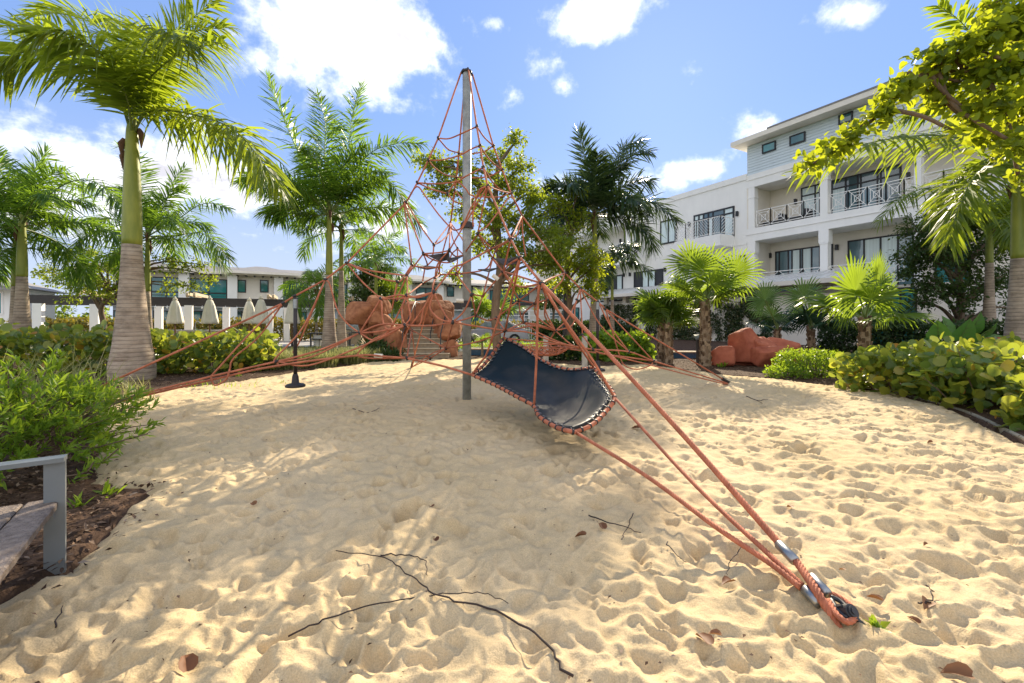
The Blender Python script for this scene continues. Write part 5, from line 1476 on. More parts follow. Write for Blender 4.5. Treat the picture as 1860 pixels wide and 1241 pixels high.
def shrub(name, label, cat, c, size, nleaf, lsize, material, tpl, seed, single=0, boxy=.5, stems=26, outward=.5, group=None, zlow=.0):
    """dense shrub or hedge: leaves through an uneven rounded box, thicker near the skin"""
    rng = np.random.RandomState(seed + 900); c = Vector(c)
    th = thing(name, c, label, cat, group)
    sx, sy, sz, rot = size
    u = rng.uniform(-1, 1, (nleaf * 3, 3)); u[:, 2] = (u[:, 2] + 1) / 2
    e = 2 + 6 * boxy
    rad = (np.abs(u[:, 0]) ** e + np.abs(u[:, 1]) ** e + np.abs(u[:, 2]) ** e) ** (1 / e)
    bump = 1 + .16 * perlin(u[:, 0] * sx * 1.6 + seed, u[:, 1] * sy * 1.6 + u[:, 2] * sz * 2) + .10 * perlin(u[:, 0] * sx * 4.5 + seed, u[:, 1] * sy * 4 + u[:, 2] * sz * 4, 2)
    q = rad / bump
    keep = (q < 1) & (rng.rand(len(q)) < .12 + .88 * q ** 3) & (u[:, 2] > zlow * rng.rand(len(q)))
    u = u[keep][:nleaf]
    ca, sa = math.cos(rot), math.sin(rot)
    loc = u * np.array([sx, sy, sz])
    p = np.stack([loc[:, 0] * ca - loc[:, 1] * sa, loc[:, 0] * sa + loc[:, 1] * ca, loc[:, 2]], -1) + np.array(c)
    p[:, 2] += np.abs(rng.normal(0, .35, len(p))) * lsize * 1.2 * (rng.rand(len(p)) < .5); p += rng.normal(0, .35, p.shape) * lsize
    p[:, 2] = np.maximum(p[:, 2], .02)
    out = np.stack([u[:, 0] / sx, u[:, 1] / sy, u[:, 2] / sz * .8], -1); out = np.stack([out[:, 0] * ca - out[:, 1] * sa, out[:, 0] * sa + out[:, 1] * ca, out[:, 2]], -1); out = norm_(out)
    d = out * outward + rng.normal(0, .6, p.shape) + np.array([0, 0, .25])
    nm = out * .5 + rng.normal(0, .5, p.shape) + np.array([0, 0, .6])
    put_leaves(th, p, d, nm, lsize * rng.uniform(.6, 1.25, len(p)), tpl, M[material], single)
    if stems:
        m = MB()
        for k in range(stems):
            i = rng.randint(len(p)); tip = Vector(p[i]); b = V(c.x + (tip.x - c.x) * .7, c.y + (tip.y - c.y) * .7, 0)
            m.tube([b, b.lerp(tip, .5) + V(rng.normal(0, .04), rng.normal(0, .04), .04), tip], [.012, .009, .004], 5, cap=False)
        m.build('stem', M['bark'], th)
    return th

# sea grape hedge along the kerb on the right, three bushes grown together
for k, (x, y, sx, sy, sz, lb, ns) in enumerate(((7.75, 8.35, 1.0, 1.1, .72, 'sea grape bush at the far end of the right hedge, beside the rough palm trunk', 200), (8.0, 6.7, 1.15, 1.2, .78, 'sea grape bush in the middle of the right hedge with round yellow green leaves', 260), (7.6, 5.15, 1.15, 1.15, .74, 'nearest sea grape bush at the right edge beside the pale kerb', 300))):
    shrub('sea_grape_bush', lb, 'hedge', (x, y, 0), (sx, sy, sz, .5), 1500, .155, 'seagrape', T_ROUND, 20 + k, single=ns, boxy=.45, group='sea grape bushes of the right hedge')
shrub('sea_grape_bush', 'sea grape bush behind the right hedge under the thick palm', 'hedge', (10.6, 8.6, 0), (2.0, 1.6, .85, .3), 1600, .16, 'seagrape', T_ROUND, 24, single=60, boxy=.45)
# left hedge
shrub('sea_grape_bush', 'sea grape hedge left of the thick grey palm trunk', 'hedge', (-11.6, 11.4, 0), (2.4, 1.0, 1.05, .2), 2600, .17, 'seagrape', T_ROUND, 25, single=260, boxy=.6)
shrub('sea_grape_bush', 'sea grape hedge right of the thick grey palm trunk', 'hedge', (-7.9, 12.0, 0), (1.25, .95, .92, .2), 1300, .17, 'seagrape', T_ROUND, 26, single=200, boxy=.5)
# hedge at the far right of the net
shrub('sea_grape_bush', 'round leaved hedge between the dark palm trunk and the twin fan palms', 'hedge', (3.55, 15.2, 0), (1.15, .6, .82, 0), 1500, .17, 'bush', T_ROUND, 27, single=60, boxy=.6)
shrub('shrub', 'dark low shrub right behind the rope bowl net', 'shrub', (2.0, 15.6, 0), (.75, .5, .7, 0), 900, .15, 'bushdark', T_ROUND, 28, boxy=.6)
# bright shrubs beside the fan palm
shrub('bright_shrub', 'bright green fine leaved shrub left of the near fan palm', 'shrub', (7.4, 10.9, 0), (.85, .55, .62, -.25), 3800, .075, 'bush', T_DIAMOND, 29, boxy=.25, single=80)
shrub('bright_shrub', 'bright green low shrub on the sand side of the fine leaved one', 'shrub', (6.6, 10.6, 0), (.45, .35, .26, -.2), 1200, .065, 'bush', T_DIAMOND, 30, boxy=.2)
shrub('bright_shrub', 'fine leaved bright shrub behind the near fan palm trunk', 'shrub', (8.5, 10.6, 0), (.6, .5, .5, -.2), 1700, .07, 'bush', T_DIAMOND, 31, boxy=.2)
# far clipped hedges
shrub('clipped_hedge', 'dark clipped hedge below the ground floor glass at right', 'hedge', (13.6, 15.2, 0), (2.6, .5, 1.28, -.9), 9000, .14, 'bushdark', T_DIAMOND, 32, boxy=1, stems=0)
shrub('clipped_hedge', 'clipped yellow topped hedge behind the terrace on the left', 'hedge', (-19.5, 30.5, 0), (13.5, .7, 1.3, .22), 13000, .28, 'hedgeyel', T_DIAMOND, 33, boxy=1, stems=0)
shrub('clipped_hedge', 'clipped hedge beyond the drive behind the mast', 'hedge', (-.4, 31, 0), (5.2, .7, 1.15, 0), 5000, .24, 'hedgeyel', T_DIAMOND, 34, boxy=1, stems=0)
shrub('clipped_hedge', 'tall dark clipped hedge right of the picket gate', 'hedge', (3.9, 24, 0), (2.4, .6, 1.25, 0), 5000, .2, 'bushdark', T_DIAMOND, 35, boxy=1, stems=0)
shrub('round_shrub', 'clipped round yellow green bush behind the picket gate', 'shrub', (.55, 29.5, 0), (.9, .8, .95, 0), 1400, .12, 'bush', T_DIAMOND, 36, boxy=.0, stems=0)
shrub('shrub', 'dark low plants on the lawn strip beyond the tiled channel', 'shrub', (-.4, 20.5, 0), (2.6, .8, .3, 0), 1800, .15, 'bush', T_NARROW, 37, boxy=.6, stems=0)
shrub('shrub', 'feathery bright shrub on the grass below the paired umbrellas', 'shrub', (-9.6, 15.6, 0), (1.3, .6, .75, 0), 2600, .13, 'bush', T_NARROW, 38, boxy=.3)
shrub('shrub', 'dark green shrub below the boulder pile', 'shrub', (-4.9, 15.6, 0), (.4, .4, .6, 0), 800, .2, 'treedark', T_NARROW, 39, boxy=.3)
shrub('shrub', 'dark leafy plants at the foot of the orange boulders', 'shrub', (-4.4, 15.0, 0), (.6, .25, .22, 0), 600, .2, 'bushdark', T_NARROW, 40, boxy=.3)
# vines over the patio wall
def vines():
    rng = np.random.RandomState(77)
    for (x0, x1, n, lb, top) in ((1095, 1205, 4600, 'dense climbing vine on the left half of the patio wall', 2.5), (1212, 1312, 3000, 'climbing vine on the patio wall behind the tall fan palm', 2.4), (1318, 1402, 2800, 'climbing vine on the patio wall above the red boulders', 2.5)):
        s0, s1 = B.s_at(x0, -2.2), B.s_at(x1, -2.2)
        th = thing('climbing_vine', B.p((s0 + s1) / 2, -2.3, 0), lb, 'vine')
        s = rng.uniform(s0, s1, n * 2); z = rng.uniform(0, top, n * 2)
        k = perlin(s * 1.3, z * 1.3, x0) + .25 * perlin(s * 4, z * 4, 3) > -.14
        s, z = s[k][:n], z[k][:n]; t = -2.24 - np.abs(rng.normal(0, .10, len(s)))
        p = np.array([tuple(B.p(a, b, c)) for a, b, c in zip(s, t, z)])
        out = np.array(tuple(-B.i)); d = rng.normal(0, .6, p.shape) + np.array([0, 0, -.5]); nm = out + rng.normal(0, .45, p.shape)
        put_leaves(th, p, d, nm, .19 * rng.uniform(.6, 1.3, len(p)), T_DIAMOND, M['vine'])
        m = MB()
        for q in range(10):
            a = rng.uniform(s0, s1); pts = [B.p(a, -2.22, 0)]
            for w in range(5): a += rng.normal(0, .12); pts.append(B.p(a, -2.225, (w + 1) * top / 5.3))
            m.tube(catmull(pts, 3), .012, 5)
        m.build('stem', M['bark'], th)
vines()

def elephant_ear():
    rng = np.random.RandomState(8); b = groundpt(1752, 12.8)
    th = thing('elephant_ear_plant', b, 'elephant ear plant with huge upright green leaves behind the right hedge', 'plant')
    for (px, py, D, s, a) in ((1704, 608, 12.6, .62, -.55), (1722, 600, 13.0, .55, -.2), (1746, 612, 12.5, .66, .15), (1768, 596, 12.9, .60, .3), (1788, 606, 12.7, .55, .8), (1716, 632, 12.3, .46, -1.1), (1738, 634, 12.2, .50, .5),
                              (1762, 628, 12.3, .52, .9), (1785, 632, 12.4, .46, 1.2), (1800, 622, 12.7, .48, 1.0), (1692, 624, 12.7, .44, -1.3), (1758, 606, 13.1, .5, -.4)):
        p = P(px, py, D); m = MB(); st = b + V(rng.normal(0, .12), rng.normal(0, .12), 0)
        m.tube(catmull([st, st.lerp(p, .6) + V(0, 0, .12), p], 4), .014, 6)
        tv, tf = T_HEART
        yd = np.array([[math.sin(a), -.25 + rng.normal(0, .15), math.cos(a)]]); nd = np.array([[.75 * math.sin(a * 1.3 + rng.normal(0, .6)), -1, .35 + rng.normal(0, .35)]])
        x, y, z = leaf_basis(yd, nd)
        def lf(w): return np.array(p) - y * s * .25 + s * (w[:, 0:1] * x * 1.0 + w[:, 1:2] * y + w[:, 2:3] * z * 1.3)
        m.arrays(lf(tv), tf, 1)
        m.tube([Vector(q) for q in lf(np.array([(0, .08, .012), (0, .5, -.004), (0, 1.05, -.06)]))], [.012, .008, .003], 5)
        for k in (1, -1):
            for t in (.25, .45, .65): m.tube([Vector(q) for q in lf(np.array([(0, t, .012), (.30 * k * (1.1 - t), t + .12, .075)]))], [.006, .003], 4)
        m.build('leaf', [M['rachis'], M['elephant']], th)
elephant_ear()

def blades(name, label, cat, c, rx, ry, n, h, material='blade', seed=0, asstuff=False, bend=.7, w=.008):
    rng = np.random.RandomState(seed + 40)
    c = Vector(c)
    a = rng.rand(n) * 6.283; r = np.sqrt(rng.rand(n))
    b = np.stack([c.x + rx * r * np.cos(a), c.y + ry * r * np.sin(a), np.zeros(n)], -1)
    az = rng.rand(n) * 6.283; hh = h * rng.uniform(.55, 1.1, n); bd = bend * rng.uniform(.3, 1.2, n)
    d = np.stack([np.cos(az), np.sin(az), np.zeros(n)], -1); sdv = np.stack([-np.sin(az), np.cos(az), np.zeros(n)], -1)
    def at(s): return b + d * (hh * bd * s * s)[:, None] + np.array([0, 0, 1.0]) * (hh * s * (1 - .35 * bd * s))[:, None]
    v = np.stack([at(0) + sdv * w, at(0) - sdv * w, at(.5) + sdv * w * .8, at(.5) - sdv * w * .8, at(1)], 1).reshape(-1, 3)
    f = (np.array([(0, 1, 3), (0, 3, 2), (2, 3, 4)])[None] + (np.arange(n) * 5)[:, None, None]).reshape(-1, 3)
    me = tri_mesh(name, v, f, M[material])
    if asstuff: o = link(name, me); stuff(o); return o
    th = thing(name, c, label, cat); stuff(link('blades', me, th)); return th
for k, (px, D, rx, n, h, lb) in enumerate(((500, 12.6, .9, 2600, .62, 'pale ornamental grass clump left of the disc swing rope'), (562, 13.2, .8, 2400, .6, 'pale ornamental grass clump right of the disc swing rope'), (620, 14.2, .8, 2600, .62, 'ornamental grass mound under the lower net ropes, left of the boulders'), (662, 14.9, .5, 1300, .55, 'ornamental grass tuft right at the foot of the boulder pile'), (450, 12.2, .7, 1800, .5, 'ornamental grass clump by the right end of the left hedge'))):
    blades('ornamental_grass', lb, 'grass clump', groundpt(px, D), rx, .5, n, h, seed=k, w=.012)
blades('ornamental_grass', 'long thin grass blades arching behind the bright shrub at the left edge', 'grass clump', V(-5.9, 5.6, 0), .6, .4, 260, 1.25, seed=9, bend=.8)
blades('ornamental_grass', 'grass tuft between the bright left shrub and the thick palm', 'grass clump', V(-6.6, 7.6, 0), .3, .3, 90, .55, seed=10, bend=.9)
blades('lawn_grass', '', '', V(-10, 19.5, 0), 7, 3.2, 9000, .16, 'blade', 11, True, w=.014)
blades('mulch_weeds', '', '', V(-5.9, 9.3, 0), 1.2, .5, 60, .12, 'bush', 12, True)

# far wood beyond the terrace
def far_wood():
    rng = np.random.RandomState(12); PS = []
    for k in range(26):
        x = -62 + k * 1.9 + rng.normal(0, .5); y = 58 + rng.uniform(-4, 4); h = rng.uniform(1.6, 3.9)
        n = 330; u = rng.normal(size=(n, 3)); u /= np.linalg.norm(u, axis=1)[:, None]; u *= rng.rand(n, 1) ** .4
        PS.append(np.stack([x + u[:, 0] * 1.5, y + u[:, 1] * 1.5, h * .5 + u[:, 2] * h * .55], -1))
    p = np.concatenate(PS); d = rng.normal(size=p.shape); nm = rng.normal(size=p.shape)
    v, f = leaf_cloud(p, d, nm, np.full(len(p), .55), T_DIAMOND); stuff(link('far_wood', tri_mesh('far_wood', v, f, M['tree'])))
far_wood()

def left_bush():
    """near bright bush: twigs ending in rosettes of narrow leaves"""
    rng = np.random.RandomState(21)
    c = V(-4.32, 3.78, 0)
    th = thing('bright_bush', c, 'bright narrow leaved bush beside the bench at the left edge', 'shrub')
    PS, DS, NS, SS = [], [], [], []
    m = MB()
    def sprig(tip, d, n=15, base=None):
        tip = np.array(tip); d = np.array(d) / np.linalg.norm(d)
        if base is not None: m.tube(catmull([Vector(base), Vector(base).lerp(Vector(tip), .6) + V(0, 0, .03), Vector(tip)], 3), list(np.linspace(.009, .003, 7)), 5, cap=False)
        s = rng.uniform(-.16, .03, n); a = np.arange(n) * 2.4 + rng.rand() * 6
        u = np.cross(d, [.2, .3, .9]); u /= np.linalg.norm(u); w = np.cross(d, u)
        dd = d * (.55 + .8 * (s[:, None] + .16) / .19) + (np.cos(a)[:, None] * u + np.sin(a)[:, None] * w) * .8
        PS.append(tip + d * s[:, None]); DS.append(dd); NS.append(d[None] * .9 + rng.normal(0, .3, (n, 3)) + np.array([0, 0, .4])); SS.append(rng.uniform(.055, .105, n))
    def rad(v): return 1 + .13 * math.sin(v[0] * 5 + v[2] * 3) + .10 * math.sin(v[1] * 7 + v[0] * 2)
    for k in range(620):
        v = rng.normal(size=3); v /= np.linalg.norm(v)
        if v[2] < -.45: continue
        q = rng.uniform(.62, 1.04) * rad(v)
        tip = np.array([c.x + v[0] * .88 * q, c.y + v[1] * .95 * q, .46 + v[2] * .56 * q])
        if tip[2] < .05: continue
        b = V(c.x + v[0] * .3, c.y + v[1] * .3, max(.05, .25 + v[2] * .15))
        sprig(tip, v + np.array([0, 0, .55]) + rng.normal(0, .2, 3), 15, b if k % 3 == 0 else None)
    # low straggling branches over the sand
    for (pts) in ([(165, 815, 3.75), (205, 805, 3.7), (268, 788, 3.65)], [(150, 830, 3.6), (180, 842, 3.55), (215, 815, 3.5)], [(150, 790, 4.1), (185, 800, 4.05), (212, 790, 4.0)], [(150, 860, 3.4), (170, 840, 3.4)]):
        w = [P(*q) for q in pts]; m.tube(catmull([w[0] + V(-.45, .1, -.08)] + w, 4), .006, 5, cap=False)
        cc = catmull(w, 8)
        for i in range(0, len(cc), 2):
            dv = np.array(cc[min(i + 1, len(cc) - 1)] - cc[max(i - 1, 0)]); sprig(tuple(cc[i]), dv + rng.normal(0, .003, 3), 6)
    m.build('stem', M['bark'], th)
    put_leaves(th, np.concatenate(PS), np.concatenate(DS), np.concatenate(NS), np.concatenate(SS), T_NARROW, M['bush'], 300)
left_bush()
# small seedlings in the mulch
for k, (px, py, s, lb) in enumerate(((195, 905, .12, 'small bright weed in the mulch between bench and sand'), (140, 925, .10, 'tiny green weed at the foot of the bright bush'), (1590, 1140, .05, 'tiny green sprout in the sand right of the rope anchor'), (1310, 668, .2, 'small bright seedling in the mulch left of the red boulders'), (432, 685, .12, 'small weed at the edge of the mulch right of the thick palm'))):
    p = G(px, py); rng = np.random.RandomState(k); n = 12 if k != 2 else 16
    th = thing('seedling', p, lb, 'plant'); d = rng.normal(0, .5, (n, 3)); d[:, 2] = np.abs(d[:, 2]) + .5
    if k == 2: d[:, 2] *= .4
    v, f = leaf_cloud(np.array(p)[None] + rng.normal(0, s * .2, (n, 3)) * [1, 1, 0], d, rng.normal(0, .3, (n, 3)) + [0, 0, 1], s * rng.uniform(.7, 1.3, n), T_NARROW if k != 2 else T_DIAMOND)
    link('leaves', tri_mesh('leaves', v, f, M['bush']), th)
# ------------------------------------------------------------------ rope climbing net
MX, MY = -.774, 7.55
AN = {'F': G(1500, 1092), 'R': G(1330, 699), 'L': G(24, 775), 'C': G(747, 668)}
def on_plane(px, py, k):
    """point of the upright plane through the mast and anchor k that lies behind a photo pixel"""
    a = AN[k]; ux, uy = a.x - MX, a.y - MY; nx, ny = -uy, ux
    dx = (px - CX) / F
    D = (nx * MX + ny * MY) / (nx * dx + ny)
    return P(px, py, D)
ND = {}
def nodes(txt, k):
    for w in txt.split(';'):
        n, x, y = w.split(); ND[n] = on_plane(float(x), float(y), k)
nodes('L1 796 251;L2 778 291;L3 758 332;L4 738 368;L5 630 478;L6 591 508;L7 535 538;L8 514 551', 'L')
nodes('R1 896 265;R2 912 308;R3 928 351;R4 948 392;R5 1026 496;R6 1054 524;R7 1087 549;R8 1099 561', 'R')
nodes('F1 866 230;F2 872 265;F3 878 304;F4 886 338;F5 928 435;F6 945 468;F7 984 515;B1 970 738;B2 1045 785', 'F')
nodes('C1 833.5 278;C2 829 322;C3 826 345;C4 818.5 405', 'C')
TOP = V(MX, MY, 5.62)
def N3(txt):
    for w in txt.split(';'):
        n, x, y, d = w.split(); ND[n] = P(float(x), float(y), float(d))
N3('n1 813 352 7.3;n2 748 481 7.0;n3 769 461 6.9;n4 788 445 7.1;n5 816 455 6.7;n6 831 452 7.9;n7 868 424 6.9;a 722 512 6.8;b 739 501 6.9;c 738.7 537 6.5;d 788 531 6.3;e 790 507 6.9;f 822.5 585.6 6.2;g 857 535 6.1;h 735.5 591 6.4;'
   'i 864 573.5 6.6;j 917.6 601 6.6;k 653 605 6.7;m 502 657 6.3;p 692 543 6.7;q 1009 601 7.6;u 1077 635 7.3;v 951 586 7.4;w 972 551 6.6;s 1187 656 8.4;o1 842 463 7.6;o2 893 452 7.0;o3 914 493 6.6;t1 767 515 7.3;t2 772 486 7.4;'
   't3 798 499 7.6;t4 829 498 7.4;t5 720 545 6.9;x1 748 600 8.2;x2 810 633 7.8;x3 781 651 8.0;y1 943 546 7.2;y2 993 545 6.9;y3 895 469 7.4;y4 877 538 7.2;y5 901 578 7.3;y6 1003 528 7.6;z1 1048 545 8.0;z2 1058 609 7.8;z3 1142 639 8.1;'
   'ml 857 681 6.35;mb 915 614 6.9;mr 1079 668 5.95;mq 1116 722 4.95;lo 739 651 6.6;l2 383 684 6.05')
def pt3(w):
    if w in ND: return ND[w]
    return None
net = thing('climbing_net', V(MX, MY, 0), 'orange rope climbing net on a galvanised mast with a dark rubber hammock sheet', 'climbing net')
def rope(path, r=.0122, sag=True, n=5, material='rope', name='rope'):
    """path: node names or pixel pairs 'x,y'; depths of free points are interpolated between the named nodes"""
    ws = path.split()
    pts = []; idx = [i for i, w in enumerate(ws) if w in ND or w == 'TOP']
    px = []
    for w in ws:
        if w == 'TOP': px.append(None)
        elif w in ND:
            p = ND[w]; px.append((CX + p.x / p.y * F, HY - (p.z - CAMH) / p.y * F))
        else: px.append(tuple(map(float, w.split(','))))
    dep = [None] * len(ws)
    for i in idx: dep[i] = (TOP if ws[i] == 'TOP' else ND[ws[i]]).y
    for i in range(len(ws)):
        if dep[i] is None:
            lo = max((q for q in idx if q < i), default=None); hi = min((q for q in idx if q > i), default=None)
            if lo is None: dep[i] = dep[hi]
            elif hi is None: dep[i] = dep[lo]
            else:
                def dist(a, b): return sum(math.hypot(px[t + 1][0] - px[t][0], px[t + 1][1] - px[t][1]) for t in range(a, b) if px[t] and px[t + 1]) + 1e-6
                t = dist(lo, i) / (dist(lo, i) + dist(i, hi)); dep[i] = 1 / ((1 - t) / dep[lo] + t / dep[hi])
        if ws[i] == 'TOP': pts.append(TOP)
        elif ws[i] in ND: pts.append(ND[ws[i]])
        else: pts.append(P(px[i][0], px[i][1], dep[i]))
    m = MB(); m.tube(catmull(pts, n) if sag else pts, r, 8)
    return m.build(name, M[material], net, True)

# mast with cap and collars
m = MB(); m.lathe(V(MX, MY, 0), [(.074, -.3), (.074, 5.6)], 28); m.build('mast', M['steel'], net, True)
m = MB(); m.lathe(V(MX, MY, 5.6), [(.085, 0), (.085, .04), (.04, .07)], 20)
for a in range(4):
    dv = (AN['FRLC'[a]] - V(MX, MY, 0)).normalized(); dv.z = 0; m.tube(catmull([V(MX, MY, 5.64), V(MX, MY, 5.66) + dv * .06, V(MX, MY, 5.58) + dv * .10], 3), .017, 8)
m.build('mast_cap', M['clamp'], net, True)
for z, r_ in ((P(848, 410, MY).z, .115), (P(848, 553, MY).z, .092)):
    m = MB(); m.lathe(V(MX, MY, z), [(.08, -.05), (r_, -.05), (r_ * .95, .04), (.08, .06)], 20); m.build('collar', M['clamp'], net)
ap = {}
for k in 'FRLC':
    dv = AN[k] - V(MX, MY, 0); dv.z = 0; dv.normalize(); ND['T' + k] = V(MX, MY, 5.6) + dv * .1
# main ropes, kinked where the net pulls them in
RM = .0148
rope('TL L1 L2 L3 L4 L5 L6 L7 L8', RM, False); rope('TR R1 R2 R3 R4 R5 R6 R7 R8', RM, False); rope('TC C1 C2 C3 C4', RM, False)
rope('TF F1 F2 F3 F4 F5 F6 F7', RM, False)
ND['aL'] = AN['L']; ND['aR'] = AN['R']; ND['aC'] = AN['C']
rope('L8 aL', RM, False); rope('R8 aR', RM, False); rope('C4 aC', RM, False)
# cross rings near the top
rope('L1 815,252 838,243 F1'); rope('F1 880,250 R1'); rope('R1 880,275 858,279 C1'); rope('C1 815,272 800,256 L1')
rope('L2 800,291 833,283 858,270 F2'); rope('F2 885,285 900,300 R2'); rope('R2 895,318 870,323 C2'); rope('C2 808,317 790,305 L2')
rope('L3 790,334 829,330 845,321 F3'); rope('F3 894,330 910,345 R3'); rope('R3 906,358 868,358 845,364 C3'); rope('L3 785,344 n1'); rope('n1 829,331 845,342 853,353 866,358'); rope('n1 824,365 840,371'); rope('F4 909,347 R3')
# hanging loops under the top ring
rope('L4 742,360 758,339 777,363 797,390 819,414 829,418 840,411 856,377 877,343 F4')
rope('R4 940,374 927,358 909,380 885,411 869,421 n7'); rope('F4 877,377 n7'); rope('F4 869,348 859,390 860,412'); rope('F4 842,411 n5')
rope('L4 735,374 n2'); rope('L4 739,381 n3'); rope('L4 742,374 764,411 n4'); rope('n4 803,437 820,418 C4'); rope('n4 C4'); rope('n4 785,464 n3'); rope('C4 n5'); rope('C4 822,432 n6'); rope('C4 842,439 o1')
rope('n3 797,459 n5'); rope('n5 828,466 o1'); rope('n3 787,472 816,477 o1'); rope('n6 o1'); rope('n6 821,461 816,476'); rope('n7 866,428 o1'); rope('n7 877,440 y3'); rope('n7 o2'); rope('R4 F5'); rope('R4 940,425 930,434'); rope('R4 950,430 955,466')
rope('F5 o2'); rope('o2 842,479 822,488 d', .0145); rope('d 760,573 740,601 727,643 lo'); rope('F5 903,452 y3'); rope('F5 o3'); rope('y3 o3'); rope('y3 898,475 o3'); rope('F6 925,480 o3'); rope('y3 880,490 t4')
rope('n2 756,484 776,487 797,485'); rope('n3 740,500 b'); rope('n2 730,508 a'); rope('n3 776,480 t2'); rope('n2 745,490 b')
rope('L5 665,490 700,496 b'); rope('L5 670,497 700,508 a'); rope('a 716,540 712,562'); rope('b t5'); rope('b 740,525 c'); rope('t5 c'); rope('L5 658,512 p')
# middle belt of the net
rope('t2 t1'); rope('t1 t3'); rope('e t3'); rope('t1 c'); rope('e 786,520 d'); rope('t2 800,462 816,476'); rope('t3 800,478 n5'); rope('t3 t4'); rope('t4 g'); rope('n5 795,480 e'); rope('t4 842,479'); rope('t4 831,470 n6')
rope('c 760,540 d', .0145); rope('d 800,557 813,578 f'); rope('f 843,565 g'); rope('g i'); rope('g y4'); rope('i y4'); rope('y4 y3'); rope('y4 o3'); rope('f 845,580 i'); rope('i 885,582 y5'); rope('y5 j'); rope('y5 y1'); rope('o3 y1'); rope('o3 F7')
rope('c 730,561 731,580 h'); rope('c 743,561 745,578 h'); rope('p 718,537 c'); rope('h 700,596 p'); rope('d 781,560 799,580 f'); rope('d 770,560 762,590 h'); rope('h 780,592 f'); rope('h 690,602 k'); rope('p k'); rope('p 672,575 k')
rope('L6 599,517 612,561 630,587 k'); rope('p 741,541 d'); rope('F6 j', .0145); rope('F6 912,560 885,640 874,657 ml', .0145); rope('F7 y1'); rope('F7 w'); rope('F7 y2'); rope('w y1'); rope('w y2'); rope('w 951,570 v'); rope('y2 990,575 q'); rope('w 975,575 q'); rope('y1 945,570 v')
rope('R5 1000,506 F7'); rope('R5 1020,511 y6'); rope('y6 y2'); rope('F7 941,520 o3'); rope('R6 z1'); rope('z1 1030,580 q'); rope('R6 z2'); rope('z2 u'); rope('y6 990,560 q'); rope('z1 1044,560 1040,590 q')
rope('v q'); rope('q 1041,628 u'); rope('v j'); rope('v 978,590 q'); rope('j 860,592 f'); rope('j mb'); rope('j 870,620 x2'); rope('x2 x3'); rope('x1 x2'); rope('x1 h'); rope('x1 753,649 C5' if 'C5' in ND else 'x1 753,649 aC'); rope('x3 aC'); rope('x2 780,645 aC'); rope('f x2'); rope('lo x1'); rope('lo 770,646 x3')
rope('F7 1007,553 1040,610 mr', .0145); rope('F7 1010,560 1070,645 1093,682 mq', .0145); rope('F7 978,530 974,660 B1', .0145)
rope('v 985,608 1035,628 u'); rope('j 960,604 1010,622 u'); rope('mb 940,617 990,622 u'); rope('j 975,592 q')
# right wing
rope('R6 1090,590 z3'); rope('R8 1104,575 1125,645 1135,664 1157,671 1181,664 s'); rope('R8 s'); rope('u z3 s', .0145); rope('s aR', .0145); rope('u 1087,640 1128,650 1200,668 1297,693 aR')
rope('R7 1110,595 z3')
# left wing
rope('L6 550,595 501,650 m'); rope('L6 548,612 532,641'); rope('k 594,631 540,648 m', .0145); rope('k 575,645 530,655 m'); rope('m l2', .0145); rope('L8 460,600 l2'); rope('L8 470,612 425,650 417,672'); rope('l2 aL', .0145); rope('lo 700,648 648,646 501,665 380,691 aL', .0155); rope('ml 800,664 lo', .016)
rope('m 508,667'); rope('l2 390,700 410,690 417,672'); rope('k 690,590 h'); rope('k 684,618 h')
rope('m 560,664 640,636 694,612 h'); rope('lo 652,648 676,618 707,600 c')
# bowl-shaped net
cx, cy = P(992, 628, 9.6).xy; zb = P(992, 628, 9.6).z
for q, dz in ((1.0, 0), (.78, -.09), (.52, -.17), (.26, -.21)):
    m = MB(); m.tube([V(cx + .56 * q * math.cos(a), cy + .56 * q * math.sin(a), zb + dz) for a in np.linspace(0, 6.2832, 25)], .013, 6, cap=False); m.build('bowl_rope', M['rope'], net, True)
for sgn in (1, -1):
    for k in range(14):
        a = k / 14 * 6.2832; m = MB()
        m.tube(catmull([V(cx + .56 * q * math.cos(a + sgn * w), cy + .56 * q * math.sin(a + sgn * w), zb + dz) for q, dz, w in ((1, 0, 0), (.78, -.09, .22), (.52, -.17, .45), (.26, -.21, .7))], 3), .011, 6, cap=False); m.build('bowl_rope', M['rope'], net, True)
for tgt in ('u', 'q', 's'):
    a = V(cx, cy, zb) + (ND[tgt] - V(cx, cy, zb)).normalized() * .56; m = MB(); m.tube([a, ND[tgt]], .015, 8); m.build('rope', M['rope'], net, True)
m = MB(); m.tube([V(cx - .5, cy + .2, zb), P(925, 618, 9.9)], .015, 8); m.build('rope', M['rope'], net, True)
# clamps at the knots
cl = MB(); cl.lathe(V(0, 0, 0), [(.01, -.034), (.021, -.024), (.024, 0), (.021, .024), (.01, .034)], 10); clm = cl.mesh('rope_clamp', M['clamp'], True)
for nname, p in list(ND.items()):
    if nname[0] == 'T' or nname in ('aL', 'aR', 'aC', 'ml', 'mb', 'mr', 'mq', 'B1', 'B2', 'l2'): continue
    o = link('rope_clamp', clm, net); o.matrix_basis = Matrix.Translation(p) @ Matrix.Rotation(1.1 + p.x, 4, 'Y') @ Matrix.Rotation(p.y * 3, 4, 'Z')
# pale sleeves
for a, b in (((680, 646), (695, 647)), ((757, 538), (771, 535)), ((829, 546), (842, 547)), ((895, 500), (905, 508))):
    Dd = 6.55; m = MB(); m.tube([P(a[0], a[1], Dd), P(b[0], b[1], Dd)], .032, 10); m.build('sleeve', M['canvas'], net)
